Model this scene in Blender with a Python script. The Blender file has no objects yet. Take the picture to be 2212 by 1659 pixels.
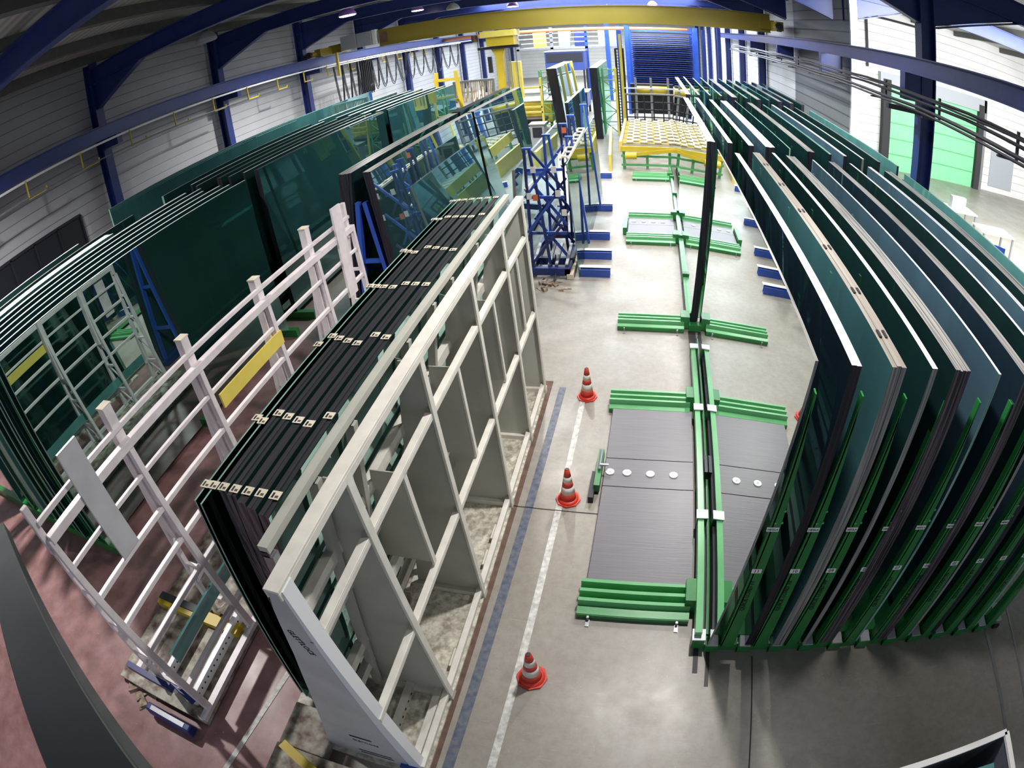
import bpy, math, random
from mathutils import Matrix, Vector
random.seed(7)
R = math.radians
sc = bpy.context.scene
C = sc.collection

# ------------------------------------------------------------------ camera
H = 5.1
cd = bpy.data.cameras.new('camera')
cam = bpy.data.objects.new('camera', cd); C.objects.link(cam)
cd.type = 'PANO'
cd.panorama_type = 'FISHEYE_LENS_POLYNOMIAL' if hasattr(cd, 'panorama_type') else cd.type
PITCH, YAW, ROLL, F, K3 = -0.605233285, 0.282970083, -0.114354137, 1270.69330, 0.0846901931
cs = 2212 / 36.0 / F
tgt = cd if hasattr(cd, 'fisheye_polynomial_k1') else cd.cycles
if tgt is cd.cycles if hasattr(cd, 'cycles') else False:
    tgt.panorama_type = 'FISHEYE_LENS_POLYNOMIAL'
tgt.fisheye_polynomial_k0 = 0.0
tgt.fisheye_polynomial_k1 = -cs
tgt.fisheye_polynomial_k2 = 0.0
tgt.fisheye_polynomial_k3 = -K3 * cs ** 3
tgt.fisheye_polynomial_k4 = 0.0
tgt.fisheye_fov = R(175)
cd.sensor_fit = 'HORIZONTAL'; cd.sensor_width = 36; cd.sensor_height = 27
cd.clip_start = 0.02; cd.clip_end = 300
cam.matrix_world = Matrix.Translation((0, 0, H)) @ Matrix.Rotation(YAW, 4, 'Z') @ Matrix.Rotation(math.pi / 2 + PITCH, 4, 'X') @ Matrix.Rotation(ROLL, 4, 'Z')
sc.camera = cam
sc.view_settings.view_transform = 'Standard'; sc.view_settings.look = 'None'
sc.view_settings.gamma = 1.0; sc.view_settings.use_curve_mapping = False
sc.view_settings.exposure = 0.55
try:
    sc.cycles.use_denoising = True
    sc.cycles.max_bounces = 10; sc.cycles.glossy_bounces = 5; sc.cycles.diffuse_bounces = 4
    sc.cycles.transparent_max_bounces = 16
    sc.cycles.sample_clamp_indirect = 4.0
    sc.cycles.caustics_reflective = False; sc.cycles.caustics_refractive = False
except Exception:
    pass

# ------------------------------------------------------------------ world and large lights
w = bpy.data.worlds.new('world'); sc.world = w; w.use_nodes = True
w.node_tree.nodes['Background'].inputs[0].default_value = (0.75, 0.85, 1.0, 1)
w.node_tree.nodes['Background'].inputs[1].default_value = 0.35

def area(name, loc, rot, sx, sy, power, col=(1, 1, 1)):
    l = bpy.data.lights.new(name, 'AREA'); l.shape = 'RECTANGLE'; l.size = sx; l.size_y = sy
    l.energy = power; l.color = col
    o = bpy.data.objects.new(name, l); C.objects.link(o); o.location = loc; o.rotation_euler = rot
    return o
# soft fill under the closed roof: far skylight's daylight, plus an added middle panel
area('skylight_far', (-3, 42, 7.3), (0, 0, 0), 12, 26, 8500, (0.86, 0.93, 1.0))
area('fill_middle', (-2.0, 21, 7.3), (0, 0, 0), 5, 6, 650, (0.88, 0.94, 1.0))
# daylight from the open bay on the right
area('daylight_annex', (13, 12, 6.8), (R(62), 0, 0), 12, 5, 3800, (0.95, 0.97, 1.0))

# ------------------------------------------------------------------ materials
MATS = {}
def nt(name):
    m = bpy.data.materials.new(name); m.use_nodes = True
    n = m.node_tree; b = n.nodes['Principled BSDF']
    MATS[name] = m
    return m, n, b
def mat(name, col, rough=0.5, metal=0.0, var=0.0, scale=6.0, spec=0.5, bump=0.0, col2=None, detail=4.0, stretch=None):
    m, n, b = nt(name)
    b.inputs['Base Color'].default_value = (*col, 1); b.inputs['Roughness'].default_value = rough
    b.inputs['Metallic'].default_value = metal; b.inputs['Specular IOR Level'].default_value = spec
    if var > 0 or bump > 0 or col2:
        tc = n.nodes.new('ShaderNodeTexCoord'); no = n.nodes.new('ShaderNodeTexNoise')
        no.inputs['Scale'].default_value = scale; no.inputs['Detail'].default_value = detail
        src = tc.outputs['Object']
        if stretch:
            mp = n.nodes.new('ShaderNodeMapping'); mp.inputs['Scale'].default_value = stretch
            n.links.new(src, mp.inputs['Vector']); src = mp.outputs['Vector']
        n.links.new(src, no.inputs['Vector'])
        r = n.nodes.new('ShaderNodeValToRGB')
        c2 = col2 or tuple(max(0, c * (1 - var)) for c in col)
        r.color_ramp.elements[0].position = 0.35; r.color_ramp.elements[1].position = 0.65
        r.color_ramp.elements[0].color = (*c2, 1); r.color_ramp.elements[1].color = (*col, 1)
        n.links.new(no.outputs['Fac'], r.inputs['Fac']); n.links.new(r.outputs['Color'], b.inputs['Base Color'])
        if bump:
            bp = n.nodes.new('ShaderNodeBump'); bp.inputs['Strength'].default_value = bump
            n.links.new(no.outputs['Fac'], bp.inputs['Height']); n.links.new(bp.outputs['Normal'], b.inputs['Normal'])
    return m
mat('white_paint', (0.78, 0.76, 0.68), 0.4, var=0.12, scale=9)
mat('white_paint_pink', (0.82, 0.76, 0.77), 0.4, var=0.15, scale=7)
mat('panel_grey', (0.50, 0.50, 0.44), 0.45, var=0.10, scale=3)
mat('plate_grey', (0.56, 0.56, 0.58), 0.4, var=0.12, scale=4)
mat('green_paint', (0.028, 0.22, 0.055), 0.32, var=0.15, scale=5)
mat('green_light', (0.14, 0.46, 0.19), 0.3, var=0.12, scale=5)
mat('blue_paint', (0.016, 0.032, 0.17), 0.4, var=0.2, scale=4)
mat('blue_bright', (0.03, 0.09, 0.45), 0.35, var=0.2, scale=4)
mat('blue_rail', (0.035, 0.06, 0.24), 0.4, var=0.15, scale=3)
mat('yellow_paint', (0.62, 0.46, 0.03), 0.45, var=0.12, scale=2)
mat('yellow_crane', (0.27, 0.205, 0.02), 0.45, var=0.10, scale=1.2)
mat('yellow_bright', (0.85, 0.70, 0.14), 0.4, var=0.1, scale=3)
mat('black_rubber', (0.012, 0.012, 0.018), 0.55)
mat('dark_steel', (0.035, 0.035, 0.045), 0.4, 0.4)
mat('steel', (0.42, 0.43, 0.45), 0.35, 0.7, var=0.15)
mat('violet_fringe', (0.30, 0.14, 0.52), 0.4)  # colour fringe around lit lamps, painted into the shade colour
mat('grey_box', (0.36, 0.38, 0.40), 0.5)
mat('gray_beam', (0.045, 0.06, 0.062), 0.38, var=0.25, scale=1.3)
mat('white_cap', (0.88, 0.90, 0.92), 0.35)
mat('cork', (0.72, 0.58, 0.38), 0.8, col2=(0.30, 0.22, 0.12), scale=60)
mat('label_white', (0.85, 0.85, 0.82), 0.5)
mat('ink', (0.01, 0.01, 0.012), 0.6)
mat('cone_red', (0.62, 0.045, 0.025), 0.4, var=0.1)
mat('cone_white', (0.82, 0.78, 0.72), 0.5, var=0.2, scale=20)
mat('wood', (0.62, 0.50, 0.34), 0.7, var=0.3, scale=5, stretch=(1, 8, 1))
mat('wood_pale', (0.80, 0.74, 0.58), 0.7, var=0.2, scale=6)
mat('purlin', (0.10, 0.10, 0.095), 0.6, var=0.2)
mat('mesh_dark', (0.01, 0.012, 0.02), 0.5)
mat('orange_pipe', (0.80, 0.30, 0.12), 0.5)
mat('door_green', (0.24, 0.68, 0.34), 0.45, var=0.06, scale=2)
mat('rubber_seal', (0.03, 0.03, 0.03), 0.8)
mat('pink_paper', (0.75, 0.18, 0.08), 0.6)
mat('rust', (0.15, 0.085, 0.06), 0.75, var=0.4, scale=9)
mat('tread', (0.72, 0.70, 0.60), 0.45, 0.0, col2=(0.34, 0.31, 0.24), scale=16, bump=0.6, detail=8)
mat('base_dirty', (0.48, 0.46, 0.38), 0.6, col2=(0.11, 0.06, 0.04), scale=7, bump=0.3, detail=8)
mat('line_blue', (0.06, 0.085, 0.14), 0.5, col2=(0.15, 0.16, 0.18), scale=14, detail=8)
mat('line_white', (0.70, 0.70, 0.66), 0.5, col2=(0.42, 0.42, 0.38), scale=16, detail=8)
mat('joint', (0.05, 0.045, 0.04), 0.8)
mat('slot', (0.05, 0.045, 0.05), 0.6)
mat('plastic_bin', (0.13, 0.15, 0.18), 0.4)
mat('debris', (0.45, 0.36, 0.26), 0.8, col2=(0.12, 0.08, 0.06), scale=12)

# concrete with a red painted zone on the left, stains and polish
m, n, b = nt('concrete')
g = n.nodes.new('ShaderNodeNewGeometry'); sep = n.nodes.new('ShaderNodeSeparateXYZ'); n.links.new(g.outputs['Position'], sep.inputs[0])
def noise(sc_, det=6, stretch=None, rough=0.6):
    o = n.nodes.new('ShaderNodeTexNoise'); o.inputs['Scale'].default_value = sc_; o.inputs['Detail'].default_value = det; o.inputs['Roughness'].default_value = rough
    if stretch:
        mp = n.nodes.new('ShaderNodeMapping'); mp.inputs['Scale'].default_value = stretch
        n.links.new(g.outputs['Position'], mp.inputs['Vector']); n.links.new(mp.outputs['Vector'], o.inputs['Vector'])
    else:
        n.links.new(g.outputs['Position'], o.inputs['Vector'])
    return o
def ramp(src, a, ca, bb, cb):
    r = n.nodes.new('ShaderNodeValToRGB'); r.color_ramp.elements[0].position = a; r.color_ramp.elements[1].position = bb
    r.color_ramp.elements[0].color = (*ca, 1); r.color_ramp.elements[1].color = (*cb, 1); n.links.new(src, r.inputs['Fac']); return r
def mix(fac, a, bq, mode='MIX'):
    x = n.nodes.new('ShaderNodeMix'); x.data_type = 'RGBA'; x.blend_type = mode
    if isinstance(fac, (int, float)): x.inputs[0].default_value = fac
    else: n.links.new(fac, x.inputs[0])
    n.links.new(a, x.inputs[6]); n.links.new(bq, x.inputs[7]); return x
big = ramp(noise(0.45, 5).outputs['Fac'], 0.3, (0.27, 0.245, 0.20), 0.7, (0.37, 0.355, 0.32))
fine = ramp(noise(9, 8, rough=0.75).outputs['Fac'], 0.25, (0.55, 0.52, 0.5), 0.6, (1, 1, 1))
base = mix(0.55, big.outputs['Color'], fine.outputs['Color'], 'MULTIPLY')
scr = ramp(noise(5, 5, (0.5, 7, 1)).outputs['Fac'], 0.62, (0, 0, 0), 0.75, (1, 1, 1))
mt = n.nodes.new('ShaderNodeMath'); mt.operation = 'MULTIPLY'; mt.inputs[1].default_value = 0.22; n.links.new(scr.outputs['Color'], mt.inputs[0])
wc = n.nodes.new('ShaderNodeRGB'); wc.outputs[0].default_value = (0.62, 0.60, 0.56, 1)
base = mix(mt.outputs[0], base.outputs[2], wc.outputs[0])
red = ramp(noise(3.5, 7).outputs['Fac'], 0.3, (0.20, 0.10, 0.09), 0.68, (0.36, 0.20, 0.20))
mx = n.nodes.new('ShaderNodeMapRange'); mx.inputs[1].default_value = -2.2; mx.inputs[2].default_value = -2.6; n.links.new(sep.outputs['X'], mx.inputs[0])
my = n.nodes.new('ShaderNodeMapRange'); my.inputs[1].default_value = 9.5; my.inputs[2].default_value = 7.5; n.links.new(sep.outputs['Y'], my.inputs[0])
mm = n.nodes.new('ShaderNodeMath'); mm.operation = 'MULTIPLY'; n.links.new(mx.outputs[0], mm.inputs[0]); n.links.new(my.outputs[0], mm.inputs[1])
base = mix(mm.outputs[0], base.outputs[2], red.outputs['Color'])
# pale speckles of glass grit in front of the green racks
vo = n.nodes.new('ShaderNodeTexVoronoi'); vo.inputs['Scale'].default_value = 26; n.links.new(g.outputs['Position'], vo.inputs['Vector'])
sp = ramp(vo.outputs['Distance'], 0.07, (1, 1, 1), 0.10, (0, 0, 0))
nn = ramp(noise(2.2, 3).outputs['Fac'], 0.52, (0, 0, 0), 0.66, (1, 1, 1))
spm = n.nodes.new('ShaderNodeMath'); spm.operation = 'MULTIPLY'; n.links.new(sp.outputs['Color'], spm.inputs[0]); n.links.new(nn.outputs['Color'], spm.inputs[1])
wc2 = n.nodes.new('ShaderNodeRGB'); wc2.outputs[0].default_value = (0.75, 0.75, 0.72, 1)
base = mix(spm.outputs[0], base.outputs[2], wc2.outputs[0])
n.links.new(base.outputs[2], b.inputs['Base Color'])
rr = ramp(noise(1.4, 6).outputs['Fac'], 0.3, (0.30,) * 3, 0.7, (0.50,) * 3); n.links.new(rr.outputs['Color'], b.inputs['Roughness'])
bp = n.nodes.new('ShaderNodeBump'); bp.inputs['Strength'].default_value = 0.06; n.links.new(noise(14, 8).outputs['Fac'], bp.inputs['Height']); n.links.new(bp.outputs['Normal'], b.inputs['Normal'])

# ribbed siding: dark horizontal joints every 0.33 m
def siding(name, col, pitch=0.33, rough=0.45, axis='Z', strength=0.5, dark=0.35, width=0.06):
    m, n, b = nt(name)
    g = n.nodes.new('ShaderNodeNewGeometry'); s = n.nodes.new('ShaderNodeSeparateXYZ'); n.links.new(g.outputs['Position'], s.inputs[0])
    d = n.nodes.new('ShaderNodeMath'); d.operation = 'DIVIDE'; d.inputs[1].default_value = pitch; n.links.new(s.outputs[axis], d.inputs[0])
    f = n.nodes.new('ShaderNodeMath'); f.operation = 'FRACT'; n.links.new(d.outputs[0], f.inputs[0])
    r = n.nodes.new('ShaderNodeValToRGB'); e = r.color_ramp.elements
    e[0].position = 0.0; e[0].color = tuple(c * dark for c in col) + (1,)
    e[1].position = width; e[1].color = (*col, 1)
    x = e.new(1 - width); x.color = (*col, 1); y = e.new(1.0); y.color = tuple(c * dark for c in col) + (1,)
    n.links.new(f.outputs[0], r.inputs['Fac'])
    no = n.nodes.new('ShaderNodeTexNoise'); no.inputs['Scale'].default_value = 0.8; no.inputs['Detail'].default_value = 6
    n.links.new(g.outputs['Position'], no.inputs['Vector'])
    r2 = n.nodes.new('ShaderNodeValToRGB'); r2.color_ramp.elements[0].color = (0.78, 0.78, 0.78, 1); r2.color_ramp.elements[0].position = 0.3
    n.links.new(no.outputs['Fac'], r2.inputs['Fac'])
    mx = n.nodes.new('ShaderNodeMix'); mx.data_type = 'RGBA'; mx.blend_type = 'MULTIPLY'; mx.inputs[0].default_value = 1
    n.links.new(r.outputs['Color'], mx.inputs[6]); n.links.new(r2.outputs['Color'], mx.inputs[7])
    n.links.new(mx.outputs[2], b.inputs['Base Color']); b.inputs['Roughness'].default_value = rough
    bp = n.nodes.new('ShaderNodeBump'); bp.inputs['Strength'].default_value = strength; bp.inputs['Distance'].default_value = 0.02
    n.links.new(r.outputs['Color'], bp.inputs['Height']); n.links.new(bp.outputs['Normal'], b.inputs['Normal'])
    return m
siding('siding_left', (0.50, 0.51, 0.53), 0.30, dark=0.3)
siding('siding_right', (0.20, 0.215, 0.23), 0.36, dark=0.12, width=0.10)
siding('siding_far', (0.78, 0.80, 0.82), 0.36, dark=0.25)
siding('siding_white', (0.85, 0.84, 0.80), 0.40, dark=0.3, width=0.04)
siding('roof_sheet', (0.46, 0.46, 0.43), 0.22, axis='Y', dark=0.55, width=0.4)

# coated glass: dark body with a strong, angle dependent reflection
def coated(name, body, tint, fmin, fmax, rough=0.012, streak=0.25):
    m = bpy.data.materials.new(name); m.use_nodes = True; MATS[name] = m
    n = m.node_tree; n.nodes.clear()
    out = n.nodes.new('ShaderNodeOutputMaterial'); ms = n.nodes.new('ShaderNodeMixShader')
    df = n.nodes.new('ShaderNodeBsdfDiffuse'); gl = n.nodes.new('ShaderNodeBsdfGlossy')
    gl.inputs['Color'].default_value = (*tint, 1); gl.inputs['Roughness'].default_value = rough
    g = n.nodes.new('ShaderNodeNewGeometry'); mp = n.nodes.new('ShaderNodeMapping'); mp.inputs['Scale'].default_value = (1, 1.6, 0.12)
    n.links.new(g.outputs['Position'], mp.inputs['Vector'])
    no = n.nodes.new('ShaderNodeTexNoise'); no.inputs['Scale'].default_value = 1.6; no.inputs['Detail'].default_value = 3; n.links.new(mp.outputs['Vector'], no.inputs['Vector'])
    r = n.nodes.new('ShaderNodeValToRGB'); r.color_ramp.elements[0].position = 0.3; r.color_ramp.elements[1].position = 0.7
    r.color_ramp.elements[0].color = tuple(c * (1 - streak) for c in body) + (1,); r.color_ramp.elements[1].color = (*body, 1)
    n.links.new(no.outputs['Fac'], r.inputs['Fac']); n.links.new(r.outputs['Color'], df.inputs['Color'])
    lw = n.nodes.new('ShaderNodeLayerWeight'); lw.inputs['Blend'].default_value = 0.5
    mr = n.nodes.new('ShaderNodeMapRange'); mr.inputs[3].default_value = fmin; mr.inputs[4].default_value = fmax
    n.links.new(lw.outputs['Facing'], mr.inputs[0]); n.links.new(mr.outputs[0], ms.inputs[0])
    n.links.new(df.outputs[0], ms.inputs[1]); n.links.new(gl.outputs[0], ms.inputs[2]); n.links.new(ms.outputs[0], out.inputs[0])
    return m
coated('glass_mirror', (0.01, 0.02, 0.02), (0.93, 0.98, 0.96), 0.5, 1.0, 0.004)
coated('glass_dark', (0.014, 0.042, 0.042), (0.55, 0.85, 0.78), 0.12, 0.75)
coated('glass_navy', (0.02, 0.04, 0.06), (0.6, 0.75, 0.9), 0.10, 0.65)
coated('glass_teal', (0.09, 0.25, 0.27), (0.55, 0.85, 0.82), 0.10, 0.6)
coated('glass_slate', (0.09, 0.17, 0.23), (0.6, 0.8, 0.9), 0.10, 0.6)
coated('glass_aqua', (0.12, 0.34, 0.33), (0.7, 0.95, 0.92), 0.10, 0.6)
coated('glass_sea', (0.03, 0.10, 0.10), (0.5, 0.7, 0.7), 0.12, 0.7)
coated('glass_mirror2', (0.008, 0.03, 0.026), (0.70, 0.92, 0.86), 0.42, 0.85, 0.006)
coated('glass_blue', (0.03, 0.075, 0.08), (0.72, 0.9, 0.92), 0.35, 0.8)
coated('glass_green', (0.014, 0.05, 0.052), (0.5, 0.68, 0.68), 0.13, 0.75)

# clear float glass seen through
m = bpy.data.materials.new('glass_clear'); m.use_nodes = True; MATS['glass_clear'] = m
n = m.node_tree; n.nodes.clear()
out = n.nodes.new('ShaderNodeOutputMaterial'); ms = n.nodes.new('ShaderNodeMixShader'); tr = n.nodes.new('ShaderNodeBsdfTransparent'); gl = n.nodes.new('ShaderNodeBsdfGlossy')
tr.inputs[0].default_value = (0.70, 0.86, 0.82, 1); gl.inputs['Roughness'].default_value = 0.01; gl.inputs['Color'].default_value = (0.8, 0.95, 0.92, 1)
fr = n.nodes.new('ShaderNodeFresnel'); fr.inputs[0].default_value = 1.6
n.links.new(fr.outputs[0], ms.inputs[0]); n.links.new(tr.outputs[0], ms.inputs[1]); n.links.new(gl.outputs[0], ms.inputs[2]); n.links.new(ms.outputs[0], out.inputs[0])

# sheet edges: many thin sheets side by side show as lengthwise lines
def edges(name, ca, cb, scale=60, rough=0.35, axis=0):
    m, n, b = nt(name)
    tc = n.nodes.new('ShaderNodeTexCoord'); mp = n.nodes.new('ShaderNodeMapping')
    s = [0.02, 0.02, 0.02]; s[axis] = 1; mp.inputs['Scale'].default_value = s
    n.links.new(tc.outputs['Object'], mp.inputs['Vector'])
    no = n.nodes.new('ShaderNodeTexNoise'); no.inputs['Scale'].default_value = scale; no.inputs['Detail'].default_value = 4
    n.links.new(mp.outputs['Vector'], no.inputs['Vector'])
    r = n.nodes.new('ShaderNodeValToRGB'); r.color_ramp.elements[0].position = 0.4; r.color_ramp.elements[1].position = 0.6
    r.color_ramp.elements[0].color = (*ca, 1); r.color_ramp.elements[1].color = (*cb, 1)
    n.links.new(no.outputs['Fac'], r.inputs['Fac']); n.links.new(r.outputs['Color'], b.inputs['Base Color']); b.inputs['Roughness'].default_value = rough
    return m
edges('edge_white', (0.62, 0.66, 0.66), (0.90, 0.92, 0.92), 25)
edges('edge_grey', (0.16, 0.16, 0.155), (0.36, 0.35, 0.33), 70)
edges('edge_beige', (0.26, 0.235, 0.20), (0.34, 0.31, 0.27), 30)
edges('edge_black', (0.006, 0.006, 0.012), (0.022, 0.02, 0.03), 60)
edges('edge_matt', (0.008, 0.008, 0.011), (0.016, 0.015, 0.02), 30, rough=0.7)
edges('edge_purple', (0.018, 0.014, 0.022), (0.14, 0.11, 0.13), 55)
edges('edge_green', (0.10, 0.26, 0.20), (0.30, 0.50, 0.42), 40)

# ribbed steel deck with fine cross lines
m, n, b = nt('deck_plate')
g = n.nodes.new('ShaderNodeNewGeometry'); mp = n.nodes.new('ShaderNodeMapping'); mp.inputs['Scale'].default_value = (0.8, 26, 1)
n.links.new(g.outputs['Position'], mp.inputs['Vector'])
no = n.nodes.new('ShaderNodeTexNoise'); no.inputs['Scale'].default_value = 3; no.inputs['Detail'].default_value = 3; n.links.new(mp.outputs['Vector'], no.inputs['Vector'])
r = n.nodes.new('ShaderNodeValToRGB'); r.color_ramp.elements[0].color = (0.13, 0.125, 0.14, 1); r.color_ramp.elements[1].color = (0.20, 0.195, 0.215, 1)
n.links.new(no.outputs['Fac'], r.inputs['Fac']); n.links.new(r.outputs['Color'], b.inputs['Base Color'])
b.inputs['Roughness'].default_value = 0.36; b.inputs['Metallic'].default_value = 0.0; b.inputs['Specular IOR Level'].default_value = 0.35
bp = n.nodes.new('ShaderNodeBump'); bp.inputs['Strength'].default_value = 0.12; bp.inputs['Distance'].default_value = 0.01; n.links.new(no.outputs['Fac'], bp.inputs['Height']); n.links.new(bp.outputs['Normal'], b.inputs['Normal'])

def emit(name, col, s):
    m = bpy.data.materials.new(name); m.use_nodes = True; MATS[name] = m
    n = m.node_tree; n.nodes.clear(); o = n.nodes.new('ShaderNodeOutputMaterial'); e = n.nodes.new('ShaderNodeEmission')
    e.inputs[0].default_value = (*col, 1); e.inputs[1].default_value = s; n.links.new(e.outputs[0], o.inputs[0]); return m
emit('lamp_glow', (1.0, 0.93, 1.0), 14)
emit('tube_glow', (0.97, 0.94, 1.0), 7)
emit('monitor_glow', (0.5, 0.8, 1.0), 1.5)

# ------------------------------------------------------------------ builders
class MB:
    def __init__(s): s.v = []; s.f = []; s.m = []
    def quad(s, a, b, c, d, mi=0):
        k = len(s.v); s.v += [tuple(a), tuple(b), tuple(c), tuple(d)]; s.f.append((k, k + 1, k + 2, k + 3)); s.m.append(mi); return s
    def hexa(s, p, mi=0):
        # p: 8 points, bottom ring then top ring; mi int or 6 values: bottom, top, y-, x+, y+, x-
        k = len(s.v); s.v += [tuple(q) for q in p]
        fs = [(3, 2, 1, 0), (4, 5, 6, 7), (0, 1, 5, 4), (1, 2, 6, 5), (2, 3, 7, 6), (3, 0, 4, 7)]
        for i, f in enumerate(fs):
            s.f.append(tuple(k + j for j in f)); s.m.append(mi[i] if isinstance(mi, (list, tuple)) else mi)
        return s
    def box(s, x0, x1, y0, y1, z0, z1, mi=0):
        return s.hexa([(x0, y0, z0), (x1, y0, z0), (x1, y1, z0), (x0, y1, z0), (x0, y0, z1), (x1, y0, z1), (x1, y1, z1), (x0, y1, z1)], mi)
    def beam(s, p, q, w, h, up=(0, 0, 1), mi=0):
        p = Vector(p); q = Vector(q); d = (q - p).normalized(); u = Vector(up)
        if abs(d.dot(u)) > 0.97: u = Vector((0, 1, 0))
        a = d.cross(u).normalized() * (w / 2); c = a.cross(d).normalized() * (h / 2)
        return s.hexa([p - a - c, p + a - c, q + a - c, q - a - c, p - a + c, p + a + c, q + a + c, q - a + c], mi)
    def ibeam(s, p, q, w, h, t=0.02, up=(0, 0, 1), mi=0):
        p = Vector(p); q = Vector(q); d = (q - p).normalized(); u = Vector(up)
        a = d.cross(u).normalized(); c = a.cross(d).normalized()
        off = c * (h / 2 - t / 2)
        s.beam(p + off, q + off, w, t, up, mi); s.beam(p - off, q - off, w, t, up, mi)
        s.beam(p, q, t, h - 2 * t, up, mi); return s
    def prism(s, poly, t, mi=0):
        # poly: list of 3D points in one plane; t: extrusion vector
        k = len(s.v); n_ = len(poly); t = Vector(t)
        s.v += [tuple(p) for p in poly] + [tuple(Vector(p) + t) for p in poly]
        s.f.append(tuple(k + i for i in reversed(range(n_)))); s.m.append(mi)
        s.f.append(tuple(k + n_ + i for i in range(n_))); s.m.append(mi)
        for i in range(n_):
            j = (i + 1) % n_; s.f.append((k + i, k + j, k + n_ + j, k + n_ + i)); s.m.append(mi)
        return s
    def tube(s, pts, r, seg=8, mi=0, cap=True):
        pts = [Vector(p) for p in pts]; rings = []
        for i, p in enumerate(pts):
            d = (pts[min(i + 1, len(pts) - 1)] - pts[max(i - 1, 0)]).normalized()
            u = Vector((0, 0, 1)) if abs(d.z) < 0.95 else Vector((0, 1, 0))
            a = d.cross(u).normalized(); c = a.cross(d).normalized(); k = len(s.v)
            for j in range(seg):
                t = 2 * math.pi * j / seg; s.v.append(tuple(p + a * (r * math.cos(t)) + c * (r * math.sin(t))))
            rings.append(k)
        for i in range(len(rings) - 1):
            for j in range(seg):
                jj = (j + 1) % seg; s.f.append((rings[i] + j, rings[i] + jj, rings[i + 1] + jj, rings[i + 1] + j)); s.m.append(mi)
        if cap:
            s.f.append(tuple(rings[0] + j for j in reversed(range(seg)))); s.m.append(mi)
            s.f.append(tuple(rings[-1] + j for j in range(seg))); s.m.append(mi)
        return s
    def lathe(s, prof, c, seg=24, mi=0):
        # prof: (r, z) from bottom to top
        ks = []
        for r_, z in prof:
            ks.append(len(s.v))
            for j in range(seg):
                t = 2 * math.pi * j / seg; s.v.append((c[0] + r_ * math.cos(t), c[1] + r_ * math.sin(t), c[2] + z))
        for i in range(len(ks) - 1):
            for j in range(seg):
                jj = (j + 1) % seg; s.f.append((ks[i] + j, ks[i] + jj, ks[i + 1] + jj, ks[i + 1] + j)); s.m.append(mi)
        s.f.append(tuple(ks[0] + j for j in reversed(range(seg)))); s.m.append(mi)
        s.f.append(tuple(ks[-1] + j for j in range(seg))); s.m.append(mi)
        return s
    def build(s, name, mats, parent=None, label=None, bevel=0, smooth=False, loc=None):
        mats = mats if isinstance(mats, (list, tuple)) else [mats]
        o0 = Vector((0, 0, 0))
        if parent is not None:
            pp = parent
            while pp is not None: o0 = o0 + pp.location; pp = pp.parent
        elif loc is not None: o0 = Vector(loc)
        me = bpy.data.meshes.new(name)
        me.from_pydata([tuple(Vector(p) - o0) for p in s.v], [], s.f); me.update()
        for k in mats: me.materials.append(MATS[k])
        for i, p in enumerate(me.polygons): p.material_index = s.m[i]; p.use_smooth = smooth
        ob = bpy.data.objects.new(name, me); C.objects.link(ob)
        if parent is not None: ob.parent = parent
        else: ob.location = o0
        if label: ob['label'] = label
        if bevel:
            bm_ = ob.modifiers.new('edge_softening', 'BEVEL'); bm_.width = bevel; bm_.segments = 2; bm_.limit_method = 'ANGLE'
        return ob
def tag(o, label=None, cat=None, group=None, kind=None):
    if label: o['label'] = label
    if cat: o['category'] = cat
    if group: o['group'] = group
    if kind: o['kind'] = kind
    return o
def thing(name, label, cat, loc=(0, 0, 0), group=None):
    o = bpy.data.objects.new(name, None); C.objects.link(o); o.location = loc; o.empty_display_size = 0.1
    return tag(o, label, cat, group)
def single(mb, name, mats, label, cat, loc, group=None, kind=None, bevel=0, smooth=False):
    return tag(mb.build(name, mats, loc=loc, bevel=bevel, smooth=smooth), label, cat, group, kind)
def struct(mb, name, mats, label=None):
    o = mb.build(name, mats); o['kind'] = 'structure'
    if label: o['label'] = label
    return o
def copy_tree(o, parent=None, label=None, loc=None):
    c = o.copy(); C.objects.link(c); c.parent = parent
    if loc is not None: c.location = loc
    if label: c['label'] = label
    for ch in list(o.children): copy_tree(ch, c)
    return c
def text(body, size, mtx, parent, material='ink', name='lettering', sx=1.0):
    cu = bpy.data.curves.new(name, 'FONT'); cu.body = body; cu.size = size; cu.extrude = 0.0008; cu.align_x = 'CENTER'; cu.align_y = 'CENTER'
    cu.materials.append(MATS[material]); cu.resolution_u = 2
    tmp = bpy.data.objects.new('tmp_text', cu); C.objects.link(tmp)
    dg = bpy.context.evaluated_depsgraph_get(); dg.update()
    me = bpy.data.meshes.new_from_object(tmp.evaluated_get(dg)); bpy.data.objects.remove(tmp); bpy.data.curves.remove(cu)
    ob = bpy.data.objects.new(name, me); C.objects.link(ob); ob.parent = parent
    o0 = Vector((0, 0, 0)); pp = parent
    while pp is not None: o0 = o0 + pp.location; pp = pp.parent
    ob.matrix_local = Matrix.Translation(-o0) @ mtx @ Matrix.Diagonal((sx, 1, 1, 1))
    return ob

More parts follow.
